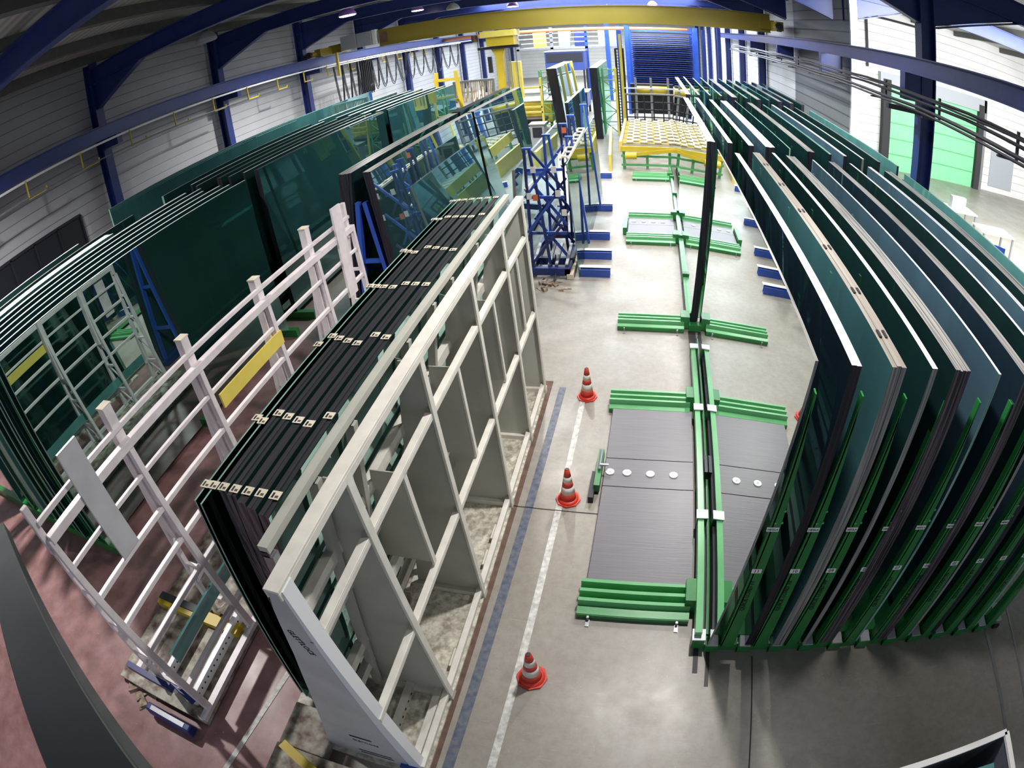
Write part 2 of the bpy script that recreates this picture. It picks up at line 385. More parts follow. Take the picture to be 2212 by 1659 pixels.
# ------------------------------------------------------------------ the hall
XL, XR, YD, YB = -14.2, 5.75, 25.0, 64.0
struct(MB().box(-14.4, 26.0, -5.0, YB, -0.2, 0.0), 'floor', 'concrete')
struct(MB().box(-14.4, XL, -5, YB, 0, 7.7), 'wall_left', 'siding_left')
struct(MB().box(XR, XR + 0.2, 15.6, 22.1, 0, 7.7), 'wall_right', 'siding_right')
struct(MB().box(XR, XR + 0.2, 22.1, YB, 0, 7.7), 'wall_right_far', 'siding_far')
struct(MB().box(XR + 0.2, 26, YD, YD + 0.2, 0, 7.7), 'wall_annex', 'siding_white')
struct(MB().box(-14.4, XR, YB, YB + 0.2, 0, 7.7), 'wall_back', 'siding_white')
struct(MB().box(26, 26.2, 6, YD, 0, 7.7), 'wall_annex_side', 'siding_white')
rf = MB(); rf.box(-14.4, 26, -5, YB, 7.62, 7.75)
struct(rf, 'ceiling', 'roof_sheet')
# trim: corner post of the right wall
struct(MB().box(XR - 0.03, XR + 0.2, 15.5, 15.6, 0, 7.6), 'trim_1', 'plate_grey')
# window band low on the left wall
wd = MB(); wd.box(-14.2, -14.12, 1.0, 9.1, 2.2, 3.42)
wdo = struct(wd, 'window_1', 'mesh_dark')
fr_ = MB()
for y in [1.0 + i * 0.9 for i in range(10)]: fr_.box(-14.14, -14.08, y - 0.03, y + 0.03, 2.2, 3.42)
fr_.box(-14.14, -14.08, 1, 9.1, 3.38, 3.46)
fr_.build('window_frame', 'dark_steel', wdo)

# steel frame: columns on a 5.7 m grid, haunched rafters, purlins
ys = [4.7 + 5.7 * i for i in range(-1, 11)]
def column(x, y, side, name='steel_column'):
    b_ = MB(); b_.box(x - 0.17, x - 0.145, y - 0.15, y + 0.15, 0, 7.55); b_.box(x + 0.145, x + 0.17, y - 0.15, y + 0.15, 0, 7.55)
    b_.box(x - 0.145, x + 0.145, y - 0.012, y + 0.012, 0, 7.55)
    b_.box(x - 0.22, x + 0.22, y - 0.22, y + 0.22, 0, 0.03)
    return struct(b_, name, 'blue_paint')
def rafter(y, xa, xb):
    b_ = MB(); b_.ibeam((xa, y, 7.12), (xb, y, 7.12), 0.24, 0.5, 0.03)
    for x, s in ((xa, 1), (xb, -1)):
        b_.prism([(x + 0.1 * s, y - 0.012, 6.1), (x + 2.4 * s, y - 0.012, 6.9), (x + 0.1 * s, y - 0.012, 6.9)], (0, 0.024, 0))
        b_.beam((x + 0.15 * s, y, 6.08), (x + 2.45 * s, y, 6.88), 0.22, 0.03)
    return struct(b_, 'roof_rafter', 'blue_paint')
for y in ys:
    column(-13.85, y, 1); rafter(y, -13.9, 5.5)
for y in [ys[2]] + ys[5:]: column(5.5, y, -1)
for y in ys[1:4]: rafter(y, 5.6, 25.5)
for x in [-12.6, -10.6, -8.6, -6.6, -4.6, -2.6, -0.6, 1.4, 3.4, 7.5, 10, 12.5, 15, 18]:
    b_ = MB(); b_.box(x - 0.1, x + 0.1, -5, YB, 7.37, 7.62)
    struct(b_, 'roof_purlin', 'purlin')

# crane runway beams with conductor rails
b_ = MB(); b_.ibeam((-13.1, -4, 5.36), (-13.1, YB - 1, 5.36), 0.22, 0.40, 0.025)
lr = single(b_, 'crane_rail', 'blue_rail', 'long blue crane rail running along the left wall under the rafters', 'crane rail', (-13.1, 10, 5.16))
for y in ys[:11]: MB().box(-13.75, -13.0, y - 0.1, y + 0.1, 4.86, 5.15).build('bracket', 'blue_paint', lr)
b_ = MB(); b_.box(-12.98, -12.94, -4, 45, 5.06, 5.12); b_.build('conductor_strip', 'white_cap', lr)
y = 1.2
while y < 34:
    b_ = MB(); b_.box(-12.90, -12.86, y, y + 0.03, 4.65, 5.1); b_.box(-12.90, -12.86, y, y + 0.62, 4.62, 4.66); b_.box(-12.90, -12.86, y + 0.6, y + 0.63, 4.62, 4.74)
    b_.build('cable_hook', 'yellow_paint', lr); y += 1.9
b_ = MB(); b_.tube([(-12.86, -3, 4.66), (-12.86, 16, 4.66)], 0.02, 6); b_.build('conductor_cable', 'steel', lr)
b_ = MB(); b_.ibeam((5.05, -4, 5.17), (5.05, 40, 5.17), 0.2, 0.34, 0.025)
rr_ = single(b_, 'crane_rail', 'blue_rail', 'blue crane rail on the bracket of the column before the green door', 'crane rail', (5.05, 10, 5.0))
for y in (10.4, 16.1, 21.8, 27.5): MB().box(4.95, 5.6, y - 0.12, y + 0.12, 4.45, 5.0).build('bracket', 'blue_paint', rr_)
# cable tray with conductor lines
ct = thing('cable_tray', 'dark bundled cable lines strung past the blue column and green door', 'cable tray', (4.65, 10, 4.45))
for k, (dx, dz, r_) in enumerate([(0, 0.0, 0.035), (0.12, 0.12, 0.03), (0.05, 0.2, 0.02), (-0.05, -0.06, 0.025), (0.18, 0.22, 0.03)]):
    pts = [(4.6 + dx, -3 + i * 1.5, 4.42 + dz + 0.012 * ((i * 7 + k) % 3)) for i in range(24)]
    MB().tube(pts, r_, 6).build('cable', 'dark_steel', ct)
for i in range(12):
    y = -1 + i * 2.4; MB().box(4.5, 4.86, y, y + 0.05, 4.31, 4.34).build('cable_hanger', 'dark_steel', ct); MB().box(4.84, 4.87, y, y + 0.05, 4.31, 4.72).build('cable_hanger', 'dark_steel', ct)
MB().box(4.6, 5.5, 10.3, 10.42, 4.2, 4.3).build('arm', 'dark_steel', ct)

# green sectional door in the annex wall
d = struct(MB().box(11.15, 16.4, YD - 0.1, YD - 0.001, 0, 3.95), 'door_1', 'door_green')
b_ = MB()
for z in (0.75, 1.5, 2.25, 3.0): b_.box(11.15, 16.4, YD - 0.125, YD - 0.10, z, z + 0.05)
b_.build('door_rib', 'green_light', d)
b_ = MB(); b_.box(10.75, 11.15, YD - 0.35, YD, 0, 4.3); b_.box(16.4, 16.75, YD - 0.35, YD, 0, 4.3); b_.build('door_seal', 'rubber_seal', d)
b_ = MB(); b_.box(10.6, 16.9, YD - 0.3, YD, 3.95, 4.6); b_.build('door_header', 'grey_box', d)
b_ = MB(); b_.box(16.75, 16.95, YD - 0.3, YD, 0, 4.6); b_.build('door_frame', 'steel', d)
# pipe loop on the annex wall
MBp = MB().tube([(10.0, YD - 0.1, 4.7), (10.0, YD - 0.1, 7.0), (10.15, YD - 0.1, 7.2), (13.4, YD - 0.1, 7.2)], 0.06, 8)
single(MBp, 'wall_pipe', 'dark_steel', 'dark pipe bent over the pale wall left of the blue column', 'pipe', (10, YD, 4.7))

# floor markings
def stripe(p, q, w_, m_, nm='floor_marking'):
    b_ = MB(); b_.beam((p[0], p[1], 0.003), (q[0], q[1], 0.003), w_, 0.004); return struct(b_, nm, m_)
stripe((-1.27, 7.05), (-1.36, 0.6), 0.10, 'line_blue')
stripe((-0.93, 7.1), (-0.98, 0.6), 0.075, 'line_white')
stripe((-1.50, 7.2), (-1.52, 0.6), 0.13, 'rust', 'floor_edge_strip')
stripe((0.72, 3.1), (0.72, 2.55), 0.05, 'slot', 'floor_slot'); stripe((0.84, 3.1), (0.84, 2.4), 0.04, 'slot', 'floor_slot')
stripe((1.30, 2.75), (1.32, -1), 0.012, 'joint', 'floor_joint')
stripe((-1.6, 4.60), (-0.45, 4.58), 0.012, 'joint', 'floor_joint')
stripe((0.74, 6.9), (0.74, 8.9), 0.13, 'slot', 'floor_slot')
stripe((0.66, 9.4), (0.70, 20), 0.08, 'slot', 'floor_slot')
stripe((-3.6, -0.5), (-3.2, 2.2), 0.06, 'line_white')
stripe((4.35, 3.7), (4.45, 0.0), 0.05, 'steel', 'floor_channel'); stripe((4.85, 3.9), (4.75, 0.0), 0.03, 'steel', 'floor_channel')

# ------------------------------------------------------------------ glass racks
LEAN = 0.060
def pack(label, x, y0, y1, thick, face='glass_dark', top='edge_white', end='edge_black', zt=3.36, zb=0.16, lean=LEAN, side=1,
         name='glass_pack', cat='glass pack', group=None, sheets=1, extra=None):
    """upright pack; x = position of the face turned to the aisle at the top edge, thickness grows away from it (side=+1 to the right)"""
    t = thick * side; dx = lean * (zt - zb)
    def ring(xa, xb, z):
        o = (z - zt) * lean
        return [(xa + o, y0, z), (xb + o, y0, z), (xb + o, y1, z), (xa + o, y1, z)]
    xa, xb = (x, x + t) if t > 0 else (x + t, x)
    b_ = MB(); nn_ = max(1, sheets)
    if nn_ == 1:
        b_.hexa(ring(xa, xb, zb) + ring(xa, xb, zt), (2, 1, 2, 0, 2, 0))
    else:
        wsl = (xb - xa) / nn_
        for i in range(nn_):
            r_ = random.uniform(-0.012, 0.012); o_ = random.uniform(0, 0.012)
            a_, c_ = xa + i * wsl, xa + (i + 1) * wsl - 0.0015
            lo = [(p[0], p[1] + (o_ if k < 2 else 0), p[2]) for k, p in enumerate(ring(a_, c_, zb))]
            hi = [(p[0], p[1] + (o_ if k < 2 else 0), p[2]) for k, p in enumerate(ring(a_, c_, zt + r_ * 0.4))]
            b_.hexa(lo + hi, (2, 1, 2, 0, 2, 0))
    o = b_.build(name, [face, top, end], loc=((xa + xb) / 2 - dx, (y0 + y1) / 2, zb))
    return tag(o, label, cat, group)

def drawer(label, x, y0, y1, number=None, mark=None, full=True, tops=3.12, group=None, posts=(0,)):
    """pull-out storage frame: sill on the floor, leaning tapered front post, rear posts, plates with the number"""
    t = thing('glass_rack', label, 'glass rack', (x, (y0 + y1) / 2, 0), group)
    sill = MB(); sill.box(x - 0.16, x + 0.14, y0 + 0.12, y1, 0.0, 0.16); sill.build('sill', 'green_paint', t)
    sh = MB(); sh.box(x - 0.15, x - 0.02, y0 - 0.01, y0 + 0.25, 0.02, 0.14, 0); sh.build('front_stop', ['green_paint'], t)
    MB().box(x - 0.14, x - 0.03, y0 - 0.012, y0 + 0.16, 0.14, 0.155).build('rubber_pad', 'plate_grey', t)
    def post(y, s=1.0):
        xb = x; b_ = MB()
        # face plate and a return flange, tapering to the top
        pts = [(xb, y, 0.12), (xb + 0.13 * s, y, 0.12), (xb + 0.125 * s, y, 1.0), (xb + 0.13 * s, y, 1.9), (xb + 0.115, y, tops - 0.45), (xb + 0.095, y, tops), (xb + 0.03, y, 1.6), (xb + 0.0, y, 0.6)]
        b_.prism(pts, (0, 0.012, 0))
        b_.hexa([(xb + 0.0, y, 0.12), (xb + 0.012, y, 0.12), (xb + 0.012, y + 0.10, 0.12), (xb, y + 0.10, 0.12), (xb + 0.10, y, tops), (xb + 0.112, y, tops), (xb + 0.112, y + 0.06, tops), (xb + 0.10, y + 0.06, tops)])
        return b_
    post(y0).build('post', 'green_paint', t)
    L = y1 - y0
    for k in posts[1:]:
        post(y0 + L * k, 0.8).build('post', 'green_paint', t)
    if number:
        for z, w_, h_, body, nm in ((1.385, 0.085, 0.055, number, 'number_plate'), (1.90, 0.098, 0.045, 'HEGLA', 'name_plate')):
            cx = x + 0.045 + (z - 0.6) * 0.022
            p_ = MB(); p_.box(cx - w_ / 2, cx + w_ / 2, y0 - 0.004, y0, z - h_ / 2, z + h_ / 2)
            pl = p_.build(nm, 'label_white', t, label='white plate with dark characters')
            text(body, h_ * 0.95 if nm == 'number_plate' else h_ * 0.62, Matrix.Translation((cx, y0 - 0.006, z)) @ Matrix.Rotation(math.pi / 2, 4, 'X'), pl)
        ob = text('QUICK LOAD ' + number, 0.062, Matrix.Translation((x + 0.062, y0 - 0.005, 1.02)) @ Matrix.Rotation(math.pi / 2, 4, 'X') @ Matrix.Rotation(math.pi / 2, 4, 'Z'), t)
        for dx_, z in ((0.05, 1.97), (0.10, 1.975), (0.095, 2.1)):
            cx = x + dx_ + 0.03
            b_ = MB(); b_.tube([(cx, y0 - 0.006, z), (cx, y0 + 0.001, z)], 0.010, 10); b_.build('bolt', 'green_light', t)
    return t

PX = [0.945 + 0.335 * i for i in range(11)]
nums = ['11', '10', '09', '08', '07', '06', '05', '04', '03', '02', '01']
for i in range(11):
    drawer('green rack drawer with white plate %s, its front post under the glass' % nums[i] if i < 9 else
           ['', 'green rack drawer with plate 02, last but one toward the free floor', 'outermost green rack drawer, the last beside the free floor'][i - 8],
           PX[i], 2.8, 8.4, nums[i], posts=(0, 0.33, 0.66, 1.0), group='green glass rack drawers, near row')
# glass in the near row: (label, x top, thickness, face, top, end, sheets)
near = [
 ('mirror-bright coated glass sheet on drawer 11, reflecting the green arms', 0.992, 0.02, 'glass_mirror', 'edge_grey', 'edge_grey', 1, 3.36),
 ('thin glass pack with one broad white top edge standing on drawer 10', 1.245, 0.075, 'glass_navy', 'edge_white', 'edge_black', 2, 3.34),
 ('wide glass pack with beige top edge and black tape marks on drawer 09', 1.53, 0.11, 'glass_teal', 'edge_beige', 'edge_grey', 3, 3.36),
 ('narrow dark glass pack with a single white line on top on drawer 08', 1.85, 0.045, 'glass_dark', 'edge_white', 'edge_grey', 1, 3.36),
 ('grey striped glass pack of many sheets on drawer 07', 2.05, 0.14, 'glass_dark', 'edge_grey', 'edge_purple', 6, 3.36),
 ('slate blue glass sheet with a fine pale edge on drawer 06', 2.46, 0.025, 'glass_slate', 'edge_white', 'edge_green', 1, 3.36),
 ('dark glass pack with pale grey top edge on drawer 05', 2.74, 0.10, 'glass_navy', 'edge_grey', 'edge_purple', 3, 3.36),
 ('slender glass pack with a white edge above drawer 04', 3.13, 0.035, 'glass_dark', 'edge_white', 'edge_grey', 1, 3.36),
 ('dark glass pack with a bright cream top above drawer 03', 3.45, 0.06, 'glass_slate', 'edge_white', 'edge_black', 2, 3.36),
 ('black glass pack with matt grey top above drawer 02', 3.72, 0.13, 'glass_dark', 'edge_grey', 'edge_black', 4, 3.36),
 ('pale green single glass sheet at the outer end of the near row', 4.12, 0.03, 'glass_aqua', 'edge_green', 'edge_green', 1, 3.36)]
npk = []
for lb, x, th, fc, tp, en, sh, zt in near:
    y1 = 8.4 if x > 1 else 8.45
    npk.append(pack(lb, x, 2.79 + random.uniform(-0.01, 0.01), y1 + (random.uniform(-0.08, 0.12)), th, fc, tp, en, zt=zt, lean=LEAN if x < 1 else 0.018, sheets=sh, group='glass packs in the near green racks'))
# black tape marks on the beige pack
for k, y in enumerate([3.12, 3.75, 4.6, 5.6, 6.6, 7.6]):
    for dx in (0.02, 0.065):
        MB().box(1.53 + dx, 1.53 + dx + 0.02, y, y + 0.09, 3.362, 3.368).build('tape_mark', 'ink', npk[2], label='black tape mark')
# middle row
mid = [
 ('white topped glass pack, foremost of the middle row and nearest the floor slot', 0.90, 0.13, 'glass_mirror', 'edge_white', 'edge_black', 4),
 ('pale sheet pack with white top right behind the foremost middle pack', 1.23, 0.08, 'glass_slate', 'edge_white', 'edge_black', 2),
 ('third glass pack of the middle row with a white top edge', 1.56, 0.09, 'glass_dark', 'edge_white', 'edge_black', 2),
 ('blue tinted glass pack with two white strips on top in the middle row', 1.84, 0.16, 'glass_slate', 'edge_white', 'edge_black', 3),
 ('green glass sheet with hairline edge in the middle row', 2.25, 0.02, 'glass_green', 'edge_green', 'edge_green', 1),
 ('green backed glass pack with grey top in the middle row', 2.55, 0.13, 'glass_green', 'edge_grey', 'edge_black', 4),
 ('thin green glass sheet pair in the middle row', 2.95, 0.04, 'glass_green', 'edge_green', 'edge_black', 2),
 ('slate glass pack with a white top in the middle row', 3.22, 0.06, 'glass_slate', 'edge_white', 'edge_black', 2),
 ('dark glass pack with thin white edge behind drawer 03 in the middle row', 3.56, 0.04, 'glass_dark', 'edge_white', 'edge_grey', 1),
 ('dark green glass pack with black front edge in the middle row', 3.87, 0.05, 'glass_dark', 'edge_grey', 'edge_black', 2),
 ('pale green outer glass sheet of the middle row before the grey wall', 4.22, 0.04, 'glass_aqua', 'edge_green', 'edge_black', 1)]
for i, (lb, x, th, fc, tp, en, sh) in enumerate(mid):
    pack(lb, x, 8.95 + random.uniform(-0.03, 0.05), 14.9 + random.uniform(-0.2, 0.2), th, fc, tp, en, sheets=sh, lean=LEAN if i == 0 else 0.02, group='glass packs in the middle green racks')
mlab = ['first', 'second', 'third', 'fourth', 'fifth', 'sixth', 'seventh', 'eighth', 'ninth', 'tenth', 'eleventh']
for i in range(11):
    drawer('green drawer frame under the middle row glass, %s from the floor slot' % mlab[i], PX[i] + 0.02, 9.0, 15.0, posts=(0, 0.25, 0.5, 0.75, 1.0), group='green glass rack drawers, middle row')
far = [('glass pack standing first in the far row before the roller table', 1.03, 0.13, 'glass_mirror', 'edge_grey', 'edge_black', 3),
 ('dark glass pack second in the far row', 1.36, 0.06, 'glass_dark', 'edge_grey', 'edge_black', 2), ('dark green glass pack third in the far row', 1.68, 0.04, 'glass_green', 'edge_green', 'edge_black', 1),
 ('dull green glass pack fourth in the far row', 2.0, 0.05, 'glass_dark', 'edge_green', 'edge_black', 2), ('grey topped broad glass pack fifth in the far row', 2.3, 0.16, 'glass_navy', 'edge_grey', 'edge_black', 4),
 ('dark glass pack sixth in the far row', 2.7, 0.06, 'glass_dark', 'edge_green', 'edge_black', 2), ('grey edged glass pack seventh in the far row', 3.0, 0.12, 'glass_dark', 'edge_grey', 'edge_black', 3),
 ('thin green glass sheet eighth in the far row', 3.35, 0.03, 'glass_green', 'edge_green', 'edge_black', 1), ('dark glass pack with grey top ninth in the far row', 3.65, 0.11, 'glass_dark', 'edge_grey', 'edge_black', 3),
 ('black glass pack tenth in the far row', 3.97, 0.10, 'glass_navy', 'edge_grey', 'edge_black', 3), ('outer black glass pack of the far row near the striped wall', 4.3, 0.09, 'glass_dark', 'edge_black', 'edge_black', 3)]
for lb, x, th, fc, tp, en, sh in far:
    pack(lb, x, 15.9 + random.uniform(-0.1, 0.1), 22.0 + random.uniform(-0.3, 0.2), th, fc, tp, en, sheets=sh, lean=LEAN if x < 1.1 else 0.02, group='glass packs in the far green racks')
for i in range(11):
    drawer('green drawer frame under the far row glass, %s from the floor slot' % mlab[i], PX[i] + 0.16, 16.0, 22.2, posts=(0, 0.5, 1.0), group='green glass rack drawers, far row')

# front rail that ties the near drawers together
b_ = MB(); b_.box(0.74, 4.5, 2.83, 2.93, 0.0, 0.10)
rail_ = single(b_, 'rack_rail', 'green_paint', 'green floor rail across the feet of the near glass racks', 'rail', (2.6, 2.88, 0))
for i in range(11):
    x = PX[i]
    MB().box(x + 0.17, x + 0.29, 2.84, 3.1, 0.10, 0.112).build('pad', 'plate_grey', rail_)
    MB().box(x + 0.18, x + 0.28, 2.80, 2.83, -0.0, 0.06).build('guide_socket', 'black_rubber', rail_)

# ------------------------------------------------------------------ transfer line on the floor (green ridged arms, steel deck, guide rail)
def ridged_arm(y0, y1, x0, x1, label, h=0.16, ridges=3, name='ridged_arm', light='green_light'):
    t = thing(name, label, 'floor conveyor arm', ((x0 + x1) / 2, (y0 + y1) / 2, 0), 'green ridged arms on the floor')
    MB().box(x0, x1, y0, y1, 0.01, h * 0.45).build('tray', 'green_paint', t)
    L = (y1 - y0)
    for k in range(ridges):
        yc = y0 + L * (0.36 + 0.30 * k) if ridges == 3 else y0 + L * (k + 0.5) / ridges
        b_ = MB(); b_.hexa([(x0, yc - L * 0.09, h * 0.45), (x1, yc - L * 0.09, h * 0.45), (x1, yc + L * 0.09, h * 0.45), (x0, yc + L * 0.09, h * 0.45),
                            (x0, yc - L * 0.05, h), (x1, yc - L * 0.05, h), (x1, yc + L * 0.05, h), (x0, yc + L * 0.05, h)])
        b_.build('ridge', light, t)
    b_ = MB(); b_.hexa([(x0, y0, 0.01), (x1, y0, 0.01), (x1, y0 + L * 0.22, 0.01), (x0, y0 + L * 0.22, 0.01), (x0, y0 + 0.01, h * 0.5), (x1, y0 + 0.01, h * 0.5), (x1, y0 + L * 0.22, h * 0.62), (x0, y0 + L * 0.22, h * 0.62)])
    b_.build('front_lip', light, t)
    MB().box(x1 - 0.06, x1 + 0.1, y0 + L * 0.35, y1 + 0.02, 0.02, h + 0.09).build('end_block', 'green_paint', t)
    for x in (x0 + 0.12, x1 - 0.12):
        b_ = MB(); b_.box(x - 0.02, x + 0.02, y0 - 0.10, y0, 0.0, 0.012); b_.box(x - 0.012, x + 0.012, y0 - 0.03, y0 - 0.005, 0.012, 0.07); b_.build('anchor_clip', 'steel', t)
    return t
ridged_arm(3.12, 3.52, -0.52, 0.62, 'nearest green ridged arm, before the grey steel deck')
ridged_arm(6.50, 6.86, -0.53, 0.62, 'green ridged arm along the far edge of the near grey deck')
ridged_arm(8.82, 9.18, -0.57, 0.60, 'lone green ridged arm between the two grey decks')
ridged_arm(12.88, 13.3, -0.60, 0.58, 'green ridged arm before the small far deck', ridges=3)
ridged_arm(14.6, 14.95, -0.60, 0.58, 'green ridged arm behind the small far deck', ridges=2)
ridged_arm(18.7, 19.3, -0.60, 0.62, 'farthest green ridged arm, near the roller table', ridges=3)
# near deck
dk = thing('steel_deck', 'large grey steel deck with round pads between two green arms', 'deck', (0.08, 5.0, 0))
MB().box(-0.47, 0.64, 3.54, 4.955, 0.01, 0.10).build('deck_plate', 'deck_plate', dk, bevel=0.004)
MB().box(-0.47, 0.64, 4.965, 5.455, 0.01, 0.10).build('deck_plate', 'deck_plate', dk, bevel=0.004)
MB().box(-0.47, 0.64, 5.465, 6.48, 0.01, 0.10).build('deck_plate', 'deck_plate', dk, bevel=0.004)
for x in (-0.40, -0.19, 0.10, 0.39):
    MB().lathe([(0.055, 0), (0.055, 0.012), (0.05, 0.016)], (x, 5.20, 0.10), 20).build('suction_pad', 'label_white', dk, smooth=False)
    MB().lathe([(0.018, 0), (0.018, 0.004)], (x, 5.20, 0.116), 12).build('pad_bolt', 'steel', dk)
b_ = MB(); b_.box(-0.57, -0.50, 4.9, 5.55, 0.05, 0.16); b_.build('side_bracket', 'green_paint', dk)
b_ = MB(); b_.box(-0.62, -0.56, 4.75, 5.2, 0.0, 0.10); b_.build('motor_box', 'black_rubber', dk)
b_ = MB(); b_.tube([(-0.53, 5.15, 0.18), (-0.53, 5.5, 0.18)], 0.02, 8); b_.tube([(-0.53, 5.22, 0.2), (-0.42, 5.22, 0.2)], 0.018, 8); b_.build('clamp', 'steel', dk)
dk = thing('steel_deck', 'small grey steel deck between green arms farther down the line', 'deck', (0.0, 13.9, 0))
MB().box(-0.58, 0.58, 13.32, 14.05, 0.01, 0.10).build('deck_plate', 'deck_plate', dk)
MB().box(-0.58, 0.58, 14.06, 14.58, 0.01, 0.10).build('deck_plate', 'deck_plate', dk)
for x in (-0.45, -0.2, 0.05, 0.3):
    MB().lathe([(0.055, 0), (0.055, 0.014)], (x, 14.28, 0.10), 16).build('suction_pad', 'label_white', dk)
MB().box(-0.70, -0.6, 13.5, 14.4, 0.02, 0.2).build('side_bracket', 'green_paint', dk)

# guide frame of the pulled-out drawer: rail with half cross heads
gf = thing('guide_frame', 'long green guide frame with white capped cross heads beside the deck', 'frame', (0.74, 5.4, 0))
MB().box(0.665, 0.735, 2.86, 7.9, 0.16, 0.29).build('side_rail', 'green_light', gf)
MB().box(0.735, 0.76, 2.9, 7.9, 0.02, 0.2).build('inner_rail', 'dark_steel', gf)
for y in (2.87, 4.38, 6.33, 7.9):
    z = 0.30 if y > 3 else 0.20
    MB().box(0.655, 0.775, y - 0.05, y + 0.07, z - 0.16, z).build('cross_head', 'green_paint', gf)
    MB().box(0.648, 0.78, y - 0.055, y + 0.075, z, z + 0.015).build('cap', 'white_cap', gf)
for y in (3.4, 5.0, 6.7):
    MB().box(0.67, 0.74, y, y + 0.1, 0.0, 0.16).build('foot', 'green_paint', gf)
MB().box(0.76, 0.80, 5.1, 5.4, 0.05, 0.28).build('gear_box', 'dark_steel', gf)
gr = thing('guide_frame', 'thin green guide rail running on towards the roller table', 'frame', (0.7, 14, 0))
MB().box(0.655, 0.72, 9.25, 20.2, 0.06, 0.17).build('side_rail', 'green_light', gr)
MB().box(0.725, 0.76, 9.25, 20.2, 0.0, 0.14).build('inner_rail', 'dark_steel', gr)
for y in (10.8, 13.0, 14.9, 16.6, 18.6):
    MB().box(0.64, 0.77, y, y + 0.12, 0.02, 0.24).build('cross_head', 'green_paint', gr)
MB().box(0.68, 0.98, 8.86, 9.0, 0.02, 0.14).build('front_stop', 'green_paint', gr)

# blue floor anchors along the left of the line
for k, (x, y) in enumerate([(-2.15, 18.94), (-1.92, 15.4), (-1.62, 13.15), (-1.50, 11.95), (-1.47, 11.0)]):
    lb = ['blue floor anchor farthest back, between the two aisles', 'blue floor anchor near the tall pale glass sheet', 'blue floor anchor under the middle of the white plank',
          'second nearest blue floor anchor beside the white plank', 'nearest blue floor anchor at the foot of the white plank'][k]
    a = thing('floor_anchor', lb, 'floor anchor', (x + 0.2, y, 0), 'blue floor anchors')
    L = 0.85 if k < 2 else 0.62
    b_ = MB(); b_.box(x, x + L, y - 0.03, y + 0.10, 0.0, 0.02); b_.box(x, x + L, y - 0.03, y - 0.015, 0.02, 0.17); b_.box(x, x + L, y + 0.085, y + 0.10, 0.02, 0.17); b_.build('channel', 'blue_bright', a)
    b_ = MB(); b_.box(x - 0.02, x + L + 0.02, y + 0.085, y + 0.22, 0.155, 0.172); b_.build('cap_strip', 'label_white', a)

# traffic cones
def cone(x, y, label):
    t = thing('traffic_cone', label, 'traffic cone', (x, y, 0), 'traffic cones on the white line')
    b_ = MB(); b_.prism([(x + 0.15 * math.cos(R(a)), y + 0.15 * math.sin(R(a)), 0.0) for a in range(0, 360, 45)], (0, 0, 0.022)); b_.build('base', 'cone_red', t)
    MB().lathe([(0.125, 0.02), (0.12, 0.035), (0.098, 0.05)], (x, y, 0), 28).build('collar', 'cone_red', t, smooth=True)
    zs = [0.05, 0.15, 0.25, 0.32, 0.40, 0.50]; rs = lambda z: 0.098 - (z - 0.05) * 0.155
    for k in range(5):
        MB().lathe([(rs(zs[k]), zs[k]), (rs(zs[k + 1]), zs[k + 1])], (x, y, 0), 28).build('body' if k % 2 == 0 else 'reflective_band', 'cone_red' if k % 2 == 0 else 'cone_white', t, smooth=True)
    MB().lathe([(0.022, 0.5), (0.022, 0.508)], (x, y, 0), 20).build('tip', 'dark_steel', t)
cone(-0.82, 2.36, 'nearest red and white traffic cone beside the white line')
cone(-0.86, 4.78, 'middle red and white traffic cone between the other two on the line')
cone(-0.88, 6.85, 'farthest red and white traffic cone at the end of the white line')

# ------------------------------------------------------------------ cream transport rack with the dark packs
t = thing('transport_rack', 'cream painted steel transport rack carrying the dark glass packs', 'glass transport rack', (-1.9, 4.0, 0))
def xo(z): return -1.50 - 0.035 * z      # outer plane
YN, YF = 1.15, 6.95
# top beam: two flanges and web
b_ = MB(); b_.box(-1.69, xo(3) + 0.012, 1.12, YF, 2.985, 3.005); b_.box(xo(3), xo(3) + 0.012, 1.12, YF, 2.93, 2.985); b_.box(-1.69, -1.68, 1.12, YF, 2.93, 2.985)
b_.build('top_beam', 'white_paint', t, bevel=0.004)
MB().box(-1.84, -1.775, 1.35, YF, 2.98, 3.03).build('inner_beam', 'panel_grey', t)
for z in (2.46, 1.36, 0.16):
    b_ = MB(); x = xo(z); b_.box(x - 0.06, x, YN, YF, z, z + 0.015); b_.box(x - 0.012, x, YN, YF, z - 0.045, z); b_.build('rail', 'white_paint', t, bevel=0.003)
for z in (2.2, 1.75, 0.9, 0.5):
    x = -1.825 - (3.05 - z) * 0.16
    b_ = MB(); b_.box(x, x + 0.07, 1.35, YF - 0.1, z, z + 0.10); b_.build('inner_rail', 'white_paint', t)
def xi(z): return -1.79 - (3.0 - z) * 0.155   # inner leaning plane
for k, y in enumerate([2.02, 3.27, 4.6, 5.82, 6.9]):
    web = MB(); web.prism([(xi(0.1), y, 0.1), (xo(0.1), y, 0.1), (xo(2.9), y, 2.9), (xi(2.9), y, 2.9)], (0, 0.012, 0)); web.build('web_plate', 'panel_grey', t)
    fl_ = MB(); fl_.beam((xo(0.0), y - 0.02, 0.03), (xo(2.98), y - 0.02, 2.98), 0.07, 0.022, up=(1, 0, 0)); fl_.build('flange', 'white_paint', t, bevel=0.003)
    MB().box(xi(0) - 0.05, xo(0) + 0.01, y - 0.05, y + 0.05, 0.0, 0.10).build('foot_beam', 'white_paint', t)
